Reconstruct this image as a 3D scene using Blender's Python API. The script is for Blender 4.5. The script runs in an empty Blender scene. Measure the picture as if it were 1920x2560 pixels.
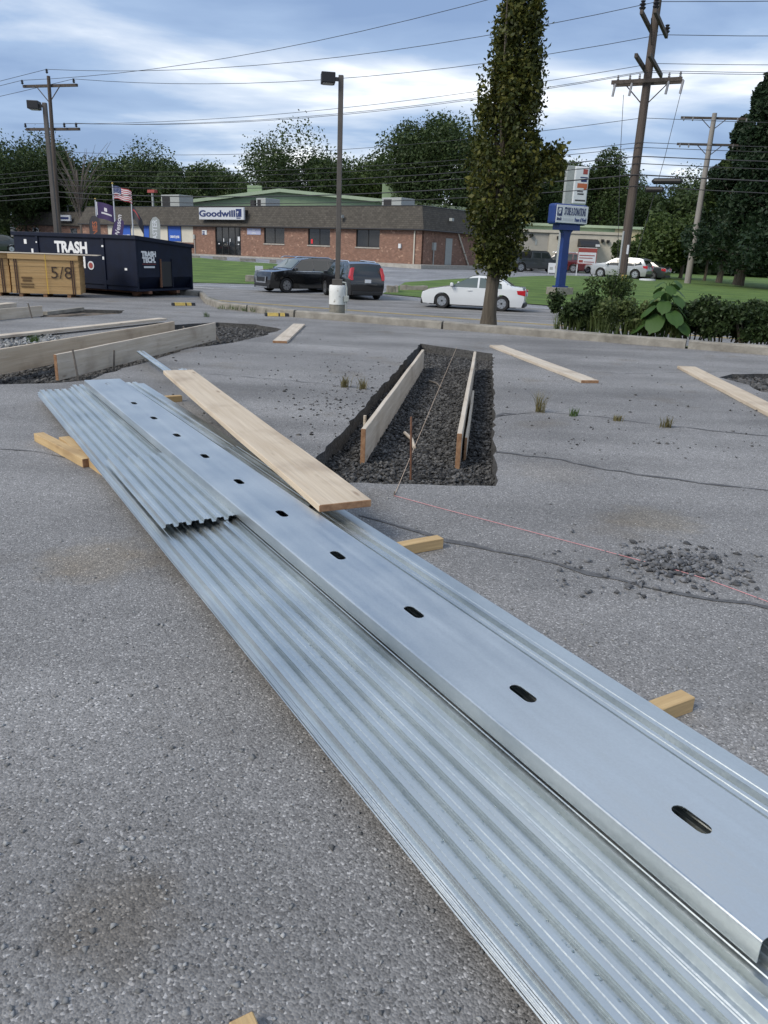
import bpy, bmesh, math, random
import numpy as np
from mathutils import Vector, Matrix
from mathutils.geometry import delaunay_2d_cdt
random.seed(7); RNG=np.random.default_rng(11)
C=bpy.context.scene.collection
S=bpy.context.scene
# ------------------------------------------------------------------ camera
F=1923.; HC=1.445; ROLL=math.radians(2.25); PITCH=math.atan((1280-634.)/F)
cth,sth=math.cos(PITCH),math.sin(PITCH)
FWD=Vector((0,cth,-sth)); UP0=Vector((0,sth,cth)); RT0=Vector((1,0,0))
RT=math.cos(ROLL)*RT0+math.sin(ROLL)*UP0; UP=-math.sin(ROLL)*RT0+math.cos(ROLL)*UP0
CAM=Vector((0,0,HC))
cd=bpy.data.cameras.new('camera'); cam=bpy.data.objects.new('camera',cd); C.objects.link(cam)
cam.matrix_world=Matrix(((RT.x,UP.x,-FWD.x,0),(RT.y,UP.y,-FWD.y,0),(RT.z,UP.z,-FWD.z,HC),(0,0,0,1)))
cd.sensor_fit='VERTICAL'; cd.sensor_height=36.; cd.sensor_width=27.; cd.lens=36.*F/2560.
cd.clip_start=.05; cd.clip_end=3000
S.camera=cam; S.render.resolution_x=768; S.render.resolution_y=1024
# ------------------------------------------------------------------ world, sun, exposure
SUN_EL=math.radians(42); SUN_AZ=math.radians(235)      # azimuth clockwise from +Y
w=bpy.data.worlds.new('World'); S.world=w; w.use_nodes=True
nt=w.node_tree; N=nt.nodes; Lk=nt.links; N.clear()
def nd(t,**k):
    n=N.new(t)
    for a,b in k.items(): setattr(n,a,b)
    return n
out=nd('ShaderNodeOutputWorld'); bg=nd('ShaderNodeBackground'); bg.inputs[1].default_value=.1
sky=nd('ShaderNodeTexSky',sky_type='NISHITA'); sky.sun_disc=False; sky.sun_elevation=SUN_EL; sky.sun_rotation=SUN_AZ
tc=nd('ShaderNodeTexCoord'); sx=nd('ShaderNodeSeparateXYZ'); Lk.new(tc.outputs['Generated'],sx.inputs[0])
zc=nd('ShaderNodeMath',operation='MAXIMUM'); zc.inputs[1].default_value=0.0; Lk.new(sx.outputs[2],zc.inputs[0])
za=nd('ShaderNodeMath',operation='ADD'); za.inputs[1].default_value=.14; Lk.new(zc.outputs[0],za.inputs[0])
dx=nd('ShaderNodeMath',operation='DIVIDE'); Lk.new(sx.outputs[0],dx.inputs[0]); Lk.new(za.outputs[0],dx.inputs[1])
dy=nd('ShaderNodeMath',operation='DIVIDE'); Lk.new(sx.outputs[1],dy.inputs[0]); Lk.new(za.outputs[0],dy.inputs[1])
cv=nd('ShaderNodeCombineXYZ'); Lk.new(dx.outputs[0],cv.inputs[0]); Lk.new(dy.outputs[0],cv.inputs[1])
mp=nd('ShaderNodeMapping'); mp.inputs['Scale'].default_value=(.75,1.15,1); mp.inputs['Location'].default_value=(1.3,.35,0); mp.inputs['Rotation'].default_value=(0,0,-.25)
Lk.new(cv.outputs[0],mp.inputs[0])
n1=nd('ShaderNodeTexNoise'); n1.inputs['Scale'].default_value=1.25; n1.inputs['Detail'].default_value=8; n1.inputs['Roughness'].default_value=.52; n1.inputs['Distortion'].default_value=.35
n2=nd('ShaderNodeTexNoise'); n2.inputs['Scale'].default_value=.6; n2.inputs['Detail'].default_value=5; n2.inputs['Roughness'].default_value=.5
for n in (n1,n2): Lk.new(mp.outputs[0],n.inputs['Vector'])
r1=nd('ShaderNodeValToRGB'); e=r1.color_ramp.elements          # cloud shade: thick grey-blue to thin bright
e[0].position=.41; e[0].color=(1.4,2.05,3.35,1); e[1].position=.63; e[1].color=(7.8,7.8,7.9,1)
m1=e.new(.49); m1.color=(2.1,2.85,4.15,1); m2=e.new(.555); m2.color=(3.9,4.4,5.2,1)
mixn=nd('ShaderNodeMix',data_type='FLOAT'); mixn.inputs[0].default_value=.5
Lk.new(n1.outputs['Fac'],mixn.inputs[2]); Lk.new(n2.outputs['Fac'],mixn.inputs[3]); Lk.new(mixn.outputs[0],r1.inputs[0])
mixc=nd('ShaderNodeMix',data_type='RGBA'); mixc.inputs[0].default_value=.9
Lk.new(sky.outputs[0],mixc.inputs[6]); Lk.new(r1.outputs[0],mixc.inputs[7])
Lk.new(mixc.outputs[2],bg.inputs[0]); Lk.new(bg.outputs[0],out.inputs[0])
sd=bpy.data.lights.new('sun','SUN'); so=bpy.data.objects.new('sun',sd); C.objects.link(so)
sd.energy=1.5; sd.angle=math.radians(25); sd.color=(1,.93,.82)
sdir=Vector((math.sin(SUN_AZ)*math.cos(SUN_EL),math.cos(SUN_AZ)*math.cos(SUN_EL),math.sin(SUN_EL)))
so.rotation_euler=sdir.to_track_quat('Z','Y').to_euler()
vs=S.view_settings; vs.view_transform='Standard'; vs.look='None'; vs.gamma=1; vs.use_curve_mapping=False; vs.exposure=.92
# ------------------------------------------------------------------ pixel helpers (photo pixels, 1920 x 2560)
def ray(px,py): return (FWD+RT*((px-960)/F)-UP*((py-1280)/F)).normalized()
def gnd(px,py,z=0.):
    d=ray(px,py); t=(z-HC)/d.z; return CAM+d*t
def at(px,py,y):
    d=ray(px,py); return CAM+d*(y/d.y)
ES=Vector((.906,-.423,0)); EN=Vector((.423,.906,0))      # along the road, across the road
def sn(s,n,z=0.): p=ES*s+EN*n; return Vector((p.x,p.y,z))
KERB=15.3; R0=20.; R1=37.5; RZ=-.78
KPTS=[(-90.,19.8),(-15.6,19.5),(-13.4,17.0),(-12.2,16.0),(-9.6,15.3),(60.,15.3)]
def kn(s): return float(np.interp(s,[p[0] for p in KPTS],[p[1] for p in KPTS]))
def sm(a,b,x): t=min(1,max(0,(x-a)/(b-a))); return t*t*(3-2*t)
def tz(x,y):
    s=x*.906-y*.423; n=x*.423+y*.906
    k=kn(s); r0=max(R0,k+2.2)
    if n<k: return 0.
    if n<r0: return RZ*sm(k+.4,r0,n)
    if n<R1: return RZ
    zt=min(.6,max(.05,.3+(-s-18)*.014))
    return RZ+(zt-RZ)*sm(R1,54,n)
def hit(px,py,dz=0.):
    d=ray(px,py); t=8.
    while t<400:
        p=CAM+d*t
        if p.z<tz(p.x,p.y)+dz: return Vector((p.x,p.y,tz(p.x,p.y)+dz))
        t+=.1
    return CAM+d*400
# ------------------------------------------------------------------ materials
MATS={}
def mat(name,base,rough=.7,metal=0.,lo=.32,hi=.68,knots=False,var=.0,scale=8.,bump=0.,bscale=None,coat=0.,stretch=None,col2=None,island=0.,spec=.5,trans=0.):
    if name in MATS: return MATS[name]
    m=bpy.data.materials.new(name); m.use_nodes=True; t=m.node_tree; p=t.nodes['Principled BSDF']
    p.inputs['Base Color'].default_value=(*base,1); p.inputs['Roughness'].default_value=rough; p.inputs['Metallic'].default_value=metal
    p.inputs['Coat Weight'].default_value=coat; p.inputs['Specular IOR Level'].default_value=spec
    if trans: p.inputs['Transmission Weight'].default_value=trans; p.inputs['IOR'].default_value=1.33
    tcn=t.nodes.new('ShaderNodeTexCoord'); vec=tcn.outputs['Object']
    if stretch:
        mp=t.nodes.new('ShaderNodeMapping'); mp.inputs['Scale'].default_value=stretch; t.links.new(vec,mp.inputs[0]); vec=mp.outputs[0]
    if var or col2:
        nz=t.nodes.new('ShaderNodeTexNoise'); nz.inputs['Scale'].default_value=scale; nz.inputs['Detail'].default_value=5; nz.inputs['Roughness'].default_value=.6
        t.links.new(vec,nz.inputs['Vector'])
        rp=t.nodes.new('ShaderNodeValToRGB'); a,b=rp.color_ramp.elements; a.position=lo; b.position=hi
        c2=col2 or tuple(min(1,c*(1+var)) for c in base); c1=base if col2 else tuple(c*(1-var) for c in base)
        a.color=(*c1,1); b.color=(*c2,1); t.links.new(nz.outputs['Fac'],rp.inputs[0]); last=rp.outputs[0]
        if island:
            g=t.nodes.new('ShaderNodeNewGeometry'); mr=t.nodes.new('ShaderNodeMapRange'); mr.inputs['To Min'].default_value=1-island; mr.inputs['To Max'].default_value=1+island
            t.links.new(g.outputs['Random Per Island'],mr.inputs[0])
            mx=t.nodes.new('ShaderNodeMix'); mx.data_type='RGBA'; mx.blend_type='MULTIPLY'; mx.inputs[0].default_value=1
            t.links.new(last,mx.inputs[6]); t.links.new(mr.outputs[0],mx.inputs[7]); last=mx.outputs[2]
        if knots:
            mk=t.nodes.new('ShaderNodeMapping'); mk.inputs['Scale'].default_value=(2.2,9,9); t.links.new(tcn.outputs['Object'],mk.inputs[0])
            vk=t.nodes.new('ShaderNodeTexVoronoi'); vk.inputs['Scale'].default_value=1.; vk.inputs['Randomness'].default_value=1; t.links.new(mk.outputs[0],vk.inputs['Vector'])
            kr=t.nodes.new('ShaderNodeMapRange'); kr.inputs[1].default_value=.05; kr.inputs[2].default_value=.16; kr.inputs[3].default_value=.75; kr.inputs[4].default_value=0; t.links.new(vk.outputs['Distance'],kr.inputs[0])
            dn_=t.nodes.new('ShaderNodeTexNoise'); dn_.inputs['Scale'].default_value=2.3; dn_.inputs['Detail'].default_value=7; t.links.new(tcn.outputs['Object'],dn_.inputs['Vector'])
            dr=t.nodes.new('ShaderNodeMapRange'); dr.inputs[1].default_value=.52; dr.inputs[2].default_value=.75; dr.inputs[3].default_value=0; dr.inputs[4].default_value=.5; t.links.new(dn_.outputs['Fac'],dr.inputs[0])
            mxa=t.nodes.new('ShaderNodeMath'); mxa.operation='MAXIMUM'; t.links.new(kr.outputs[0],mxa.inputs[0]); t.links.new(dr.outputs[0],mxa.inputs[1])
            mk2=t.nodes.new('ShaderNodeMix'); mk2.data_type='RGBA'; mk2.inputs[7].default_value=(base[0]*.45,base[1]*.38,base[2]*.35,1); t.links.new(mxa.outputs[0],mk2.inputs[0]); t.links.new(last,mk2.inputs[6]); last=mk2.outputs[2]
        t.links.new(last,p.inputs['Base Color'])
    if bump:
        nb=t.nodes.new('ShaderNodeTexNoise'); nb.inputs['Scale'].default_value=bscale or scale*4; nb.inputs['Detail'].default_value=4
        t.links.new(vec,nb.inputs['Vector']); bp=t.nodes.new('ShaderNodeBump'); bp.inputs['Strength'].default_value=bump; bp.inputs['Distance'].default_value=.02
        t.links.new(nb.outputs['Fac'],bp.inputs['Height']); t.links.new(bp.outputs[0],p.inputs['Normal'])
    MATS[name]=m; return m
def leafmat(name,c1,c2,dark=.5):
    m=bpy.data.materials.new(name); m.use_nodes=True; t=m.node_tree; t.nodes.clear()
    o=t.nodes.new('ShaderNodeOutputMaterial'); d=t.nodes.new('ShaderNodeBsdfPrincipled'); d.inputs['Roughness'].default_value=.55; d.inputs['Specular IOR Level'].default_value=.3
    tr=t.nodes.new('ShaderNodeBsdfTranslucent'); ms=t.nodes.new('ShaderNodeMixShader'); ms.inputs[0].default_value=.25
    g=t.nodes.new('ShaderNodeNewGeometry'); rp=t.nodes.new('ShaderNodeValToRGB'); a,b=rp.color_ramp.elements
    a.color=(*[c*dark for c in c1],1); b.color=(*c2,1); mid=rp.color_ramp.elements.new(.5); mid.color=(*c1,1)
    tcn=t.nodes.new('ShaderNodeTexCoord'); nz=t.nodes.new('ShaderNodeTexNoise'); nz.inputs['Scale'].default_value=.7; nz.inputs['Detail'].default_value=3
    t.links.new(tcn.outputs['Object'],nz.inputs['Vector'])
    ad=t.nodes.new('ShaderNodeMix'); ad.data_type='FLOAT'; ad.inputs[0].default_value=.55
    t.links.new(g.outputs['Random Per Island'],ad.inputs[2]); t.links.new(nz.outputs['Fac'],ad.inputs[3]); t.links.new(ad.outputs[0],rp.inputs[0])
    t.links.new(rp.outputs[0],d.inputs['Base Color']); t.links.new(rp.outputs[0],tr.inputs[0])
    t.links.new(d.outputs[0],ms.inputs[1]); t.links.new(tr.outputs[0],ms.inputs[2]); t.links.new(ms.outputs[0],o.inputs[0])
    return m
def asphalt(name,dark,light,agg=130.,contrast=1.,bump=.6,streak=0.,stains=()):
    m=bpy.data.materials.new(name); m.use_nodes=True; t=m.node_tree; p=t.nodes['Principled BSDF']; p.inputs['Roughness'].default_value=.8; p.inputs['Specular IOR Level'].default_value=.35
    tcn=t.nodes.new('ShaderNodeTexCoord'); V=tcn.outputs['Object']
    vo=t.nodes.new('ShaderNodeTexVoronoi'); vo.inputs['Scale'].default_value=agg; t.links.new(V,vo.inputs['Vector'])
    sp=t.nodes.new('ShaderNodeSeparateColor'); t.links.new(vo.outputs['Color'],sp.inputs[0])
    r=t.nodes.new('ShaderNodeValToRGB'); el=r.color_ramp.elements
    mid=tuple((a+b)/2 for a,b in zip(dark,light))
    el[0].position=0; el[0].color=(*[c*.62 for c in dark],1); el[1].position=1; el[1].color=(*[min(.75,c*1.8) for c in light],1)
    for pos,c in ((.25,dark),(.65,mid),(.90,light),(.965,[c*1.4 for c in light])): x=el.new(pos); x.color=(*c,1)
    t.links.new(sp.outputs[0],r.inputs[0])
    big=t.nodes.new('ShaderNodeTexNoise'); big.inputs['Scale'].default_value=.55; big.inputs['Detail'].default_value=8; big.inputs['Roughness'].default_value=.62; t.links.new(V,big.inputs['Vector'])
    br=t.nodes.new('ShaderNodeMapRange'); br.inputs[1].default_value=.3; br.inputs[2].default_value=.7; br.inputs[3].default_value=.74; br.inputs[4].default_value=1.22; t.links.new(big.outputs['Fac'],br.inputs[0])
    mx=t.nodes.new('ShaderNodeMix'); mx.data_type='RGBA'; mx.blend_type='MULTIPLY'; mx.inputs[0].default_value=1; t.links.new(r.outputs[0],mx.inputs[6]); t.links.new(br.outputs[0],mx.inputs[7])
    # brown stains
    st=t.nodes.new('ShaderNodeTexNoise'); st.inputs['Scale'].default_value=1.1; st.inputs['Detail'].default_value=4; mpp=t.nodes.new('ShaderNodeMapping'); mpp.inputs['Location'].default_value=(5.2,1.7,0); t.links.new(V,mpp.inputs[0]); t.links.new(mpp.outputs[0],st.inputs['Vector'])
    sr=t.nodes.new('ShaderNodeMapRange'); sr.inputs[1].default_value=.6; sr.inputs[2].default_value=.74; sr.inputs[3].default_value=0; sr.inputs[4].default_value=.55; t.links.new(st.outputs['Fac'],sr.inputs[0])
    m2=t.nodes.new('ShaderNodeMix'); m2.data_type='RGBA'; m2.blend_type='MULTIPLY'; m2.inputs[7].default_value=(.72,.62,.48,1); t.links.new(sr.outputs[0],m2.inputs[0]); t.links.new(mx.outputs[2],m2.inputs[6]); last=m2.outputs[2]
    if streak:
        mpz=t.nodes.new('ShaderNodeMapping'); mpz.inputs['Rotation'].default_value=(0,0,math.radians(25)); mpz.inputs['Scale'].default_value=(.12,1.3,1); t.links.new(V,mpz.inputs[0])
        sz=t.nodes.new('ShaderNodeTexNoise'); sz.inputs['Scale'].default_value=1.; sz.inputs['Detail'].default_value=6; t.links.new(mpz.outputs[0],sz.inputs['Vector'])
        szr=t.nodes.new('ShaderNodeMapRange'); szr.inputs[1].default_value=.35; szr.inputs[2].default_value=.65; szr.inputs[3].default_value=1-streak; szr.inputs[4].default_value=1+streak; t.links.new(sz.outputs['Fac'],szr.inputs[0])
        m3=t.nodes.new('ShaderNodeMix'); m3.data_type='RGBA'; m3.blend_type='MULTIPLY'; m3.inputs[0].default_value=1; t.links.new(last,m3.inputs[6]); t.links.new(szr.outputs[0],m3.inputs[7]); last=m3.outputs[2]
    for (sx_,sy_,rr,cc) in stains:
        vm=t.nodes.new('ShaderNodeVectorMath'); vm.operation='DISTANCE'; vm.inputs[1].default_value=(sx_,sy_,0); t.links.new(V,vm.inputs[0])
        dn=t.nodes.new('ShaderNodeTexNoise'); dn.inputs['Scale'].default_value=9; dn.inputs['Detail'].default_value=6; t.links.new(V,dn.inputs['Vector'])
        ma=t.nodes.new('ShaderNodeMath'); ma.operation='MULTIPLY_ADD'; ma.inputs[1].default_value=rr*1.3; t.links.new(dn.outputs['Fac'],ma.inputs[0]); t.links.new(vm.outputs['Value'],ma.inputs[2])
        mr=t.nodes.new('ShaderNodeMapRange'); mr.inputs[1].default_value=rr*1.15; mr.inputs[2].default_value=rr*1.75; mr.inputs[3].default_value=.55; mr.inputs[4].default_value=0; t.links.new(ma.outputs[0],mr.inputs[0])
        mq=t.nodes.new('ShaderNodeMix'); mq.data_type='RGBA'; mq.blend_type='MULTIPLY'; mq.inputs[7].default_value=(*cc,1); t.links.new(mr.outputs[0],mq.inputs[0]); t.links.new(last,mq.inputs[6]); last=mq.outputs[2]
    t.links.new(last,p.inputs['Base Color'])
    if bump:
        bp=t.nodes.new('ShaderNodeBump'); bp.inputs['Strength'].default_value=bump; bp.inputs['Distance'].default_value=.004; bp.invert=True
        t.links.new(vo.outputs['Distance'],bp.inputs['Height']); t.links.new(bp.outputs[0],p.inputs['Normal'])
    return m
def brickmat(name,c1,c2,mortar,bw,bh,ms=.012,bump=.5,rough=.85,vertical=True):
    m=bpy.data.materials.new(name); m.use_nodes=True; t=m.node_tree; p=t.nodes['Principled BSDF']; p.inputs['Roughness'].default_value=rough
    tcn=t.nodes.new('ShaderNodeTexCoord'); sp=t.nodes.new('ShaderNodeSeparateXYZ'); t.links.new(tcn.outputs['Object'],sp.inputs[0])
    ad=t.nodes.new('ShaderNodeMath'); ad.operation='ADD'; t.links.new(sp.outputs[0],ad.inputs[0]); t.links.new(sp.outputs[1],ad.inputs[1])
    cb=t.nodes.new('ShaderNodeCombineXYZ'); t.links.new(ad.outputs[0],cb.inputs[0]); t.links.new(sp.outputs[2],cb.inputs[1])
    b=t.nodes.new('ShaderNodeTexBrick'); b.inputs['Color1'].default_value=(*c1,1); b.inputs['Color2'].default_value=(*c2,1); b.inputs['Mortar'].default_value=(*mortar,1)
    b.inputs['Scale'].default_value=1; b.inputs['Brick Width'].default_value=bw; b.inputs['Row Height'].default_value=bh; b.inputs['Mortar Size'].default_value=ms; b.inputs['Bias'].default_value=-.1
    t.links.new(cb.outputs[0],b.inputs['Vector'])
    nz=t.nodes.new('ShaderNodeTexNoise'); nz.inputs['Scale'].default_value=3.; nz.inputs['Detail'].default_value=6; t.links.new(tcn.outputs['Object'],nz.inputs['Vector'])
    mr=t.nodes.new('ShaderNodeMapRange'); mr.inputs[1].default_value=.3; mr.inputs[2].default_value=.7; mr.inputs[3].default_value=.85; mr.inputs[4].default_value=1.15; t.links.new(nz.outputs['Fac'],mr.inputs[0])
    mx=t.nodes.new('ShaderNodeMix'); mx.data_type='RGBA'; mx.blend_type='MULTIPLY'; mx.inputs[0].default_value=1; t.links.new(b.outputs['Color'],mx.inputs[6]); t.links.new(mr.outputs[0],mx.inputs[7])
    # odd pale bricks
    vo=t.nodes.new('ShaderNodeTexVoronoi'); vo.inputs['Scale'].default_value=1/bw*1.1; mp=t.nodes.new('ShaderNodeMapping'); mp.inputs['Scale'].default_value=(1,bw/bh*.5,1); t.links.new(cb.outputs[0],mp.inputs[0]); t.links.new(mp.outputs[0],vo.inputs['Vector'])
    sc=t.nodes.new('ShaderNodeSeparateColor'); t.links.new(vo.outputs['Color'],sc.inputs[0]); gt=t.nodes.new('ShaderNodeMath'); gt.operation='GREATER_THAN'; gt.inputs[1].default_value=.96; t.links.new(sc.outputs[0],gt.inputs[0])
    ml=t.nodes.new('ShaderNodeMath'); ml.operation='MULTIPLY'; ml.inputs[1].default_value=.5 if vertical else .0; t.links.new(gt.outputs[0],ml.inputs[0])
    m2=t.nodes.new('ShaderNodeMix'); m2.data_type='RGBA'; m2.inputs[7].default_value=(.5,.33,.24,1); t.links.new(ml.outputs[0],m2.inputs[0]); t.links.new(mx.outputs[2],m2.inputs[6]); t.links.new(m2.outputs[2],p.inputs['Base Color'])
    bp=t.nodes.new('ShaderNodeBump'); bp.inputs['Strength'].default_value=bump; bp.inputs['Distance'].default_value=.02; bp.invert=True; t.links.new(b.outputs['Fac'],bp.inputs['Height']); t.links.new(bp.outputs[0],p.inputs['Normal'])
    MATS[name]=m; return m
def galv(name,base=(.60,.66,.69),rough=.34):
    m=bpy.data.materials.new(name); m.use_nodes=True; t=m.node_tree; p=t.nodes['Principled BSDF']; p.inputs['Metallic'].default_value=1.
    tcn=t.nodes.new('ShaderNodeTexCoord'); mp=t.nodes.new('ShaderNodeMapping'); mp.inputs['Scale'].default_value=(1.2,22,22); t.links.new(tcn.outputs['Object'],mp.inputs[0])
    a=t.nodes.new('ShaderNodeTexNoise'); a.inputs['Scale'].default_value=1.; a.inputs['Detail'].default_value=6; t.links.new(mp.outputs[0],a.inputs['Vector'])
    b=t.nodes.new('ShaderNodeTexNoise'); b.inputs['Scale'].default_value=3.; b.inputs['Detail'].default_value=6; t.links.new(tcn.outputs['Object'],b.inputs['Vector'])
    vo=t.nodes.new('ShaderNodeTexVoronoi'); vo.inputs['Scale'].default_value=160; t.links.new(tcn.outputs['Object'],vo.inputs['Vector']); sc=t.nodes.new('ShaderNodeSeparateColor'); t.links.new(vo.outputs['Color'],sc.inputs[0])
    s1=t.nodes.new('ShaderNodeMath'); s1.operation='ADD'; t.links.new(a.outputs['Fac'],s1.inputs[0]); t.links.new(b.outputs['Fac'],s1.inputs[1])
    s2=t.nodes.new('ShaderNodeMath'); s2.operation='MULTIPLY_ADD'; s2.inputs[1].default_value=.22; t.links.new(sc.outputs[0],s2.inputs[0]); t.links.new(s1.outputs[0],s2.inputs[2])
    r=t.nodes.new('ShaderNodeMapRange'); r.inputs[1].default_value=.75; r.inputs[2].default_value=1.5; r.inputs[3].default_value=rough-.08; r.inputs[4].default_value=rough+.16; t.links.new(s2.outputs[0],r.inputs[0]); t.links.new(r.outputs[0],p.inputs['Roughness'])
    rp=t.nodes.new('ShaderNodeMapRange'); rp.inputs[1].default_value=.75; rp.inputs[2].default_value=1.5; rp.inputs[3].default_value=.88; rp.inputs[4].default_value=1.1; t.links.new(s2.outputs[0],rp.inputs[0])
    mx=t.nodes.new('ShaderNodeMix'); mx.data_type='RGBA'; mx.blend_type='MULTIPLY'; mx.inputs[0].default_value=1; mx.inputs[6].default_value=(*base,1); t.links.new(rp.outputs[0],mx.inputs[7]); t.links.new(mx.outputs[2],p.inputs['Base Color'])
    bp=t.nodes.new('ShaderNodeBump'); bp.inputs['Strength'].default_value=.06; bp.inputs['Distance'].default_value=.01; t.links.new(a.outputs['Fac'],bp.inputs['Height']); t.links.new(bp.outputs[0],p.inputs['Normal'])
    return m
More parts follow.
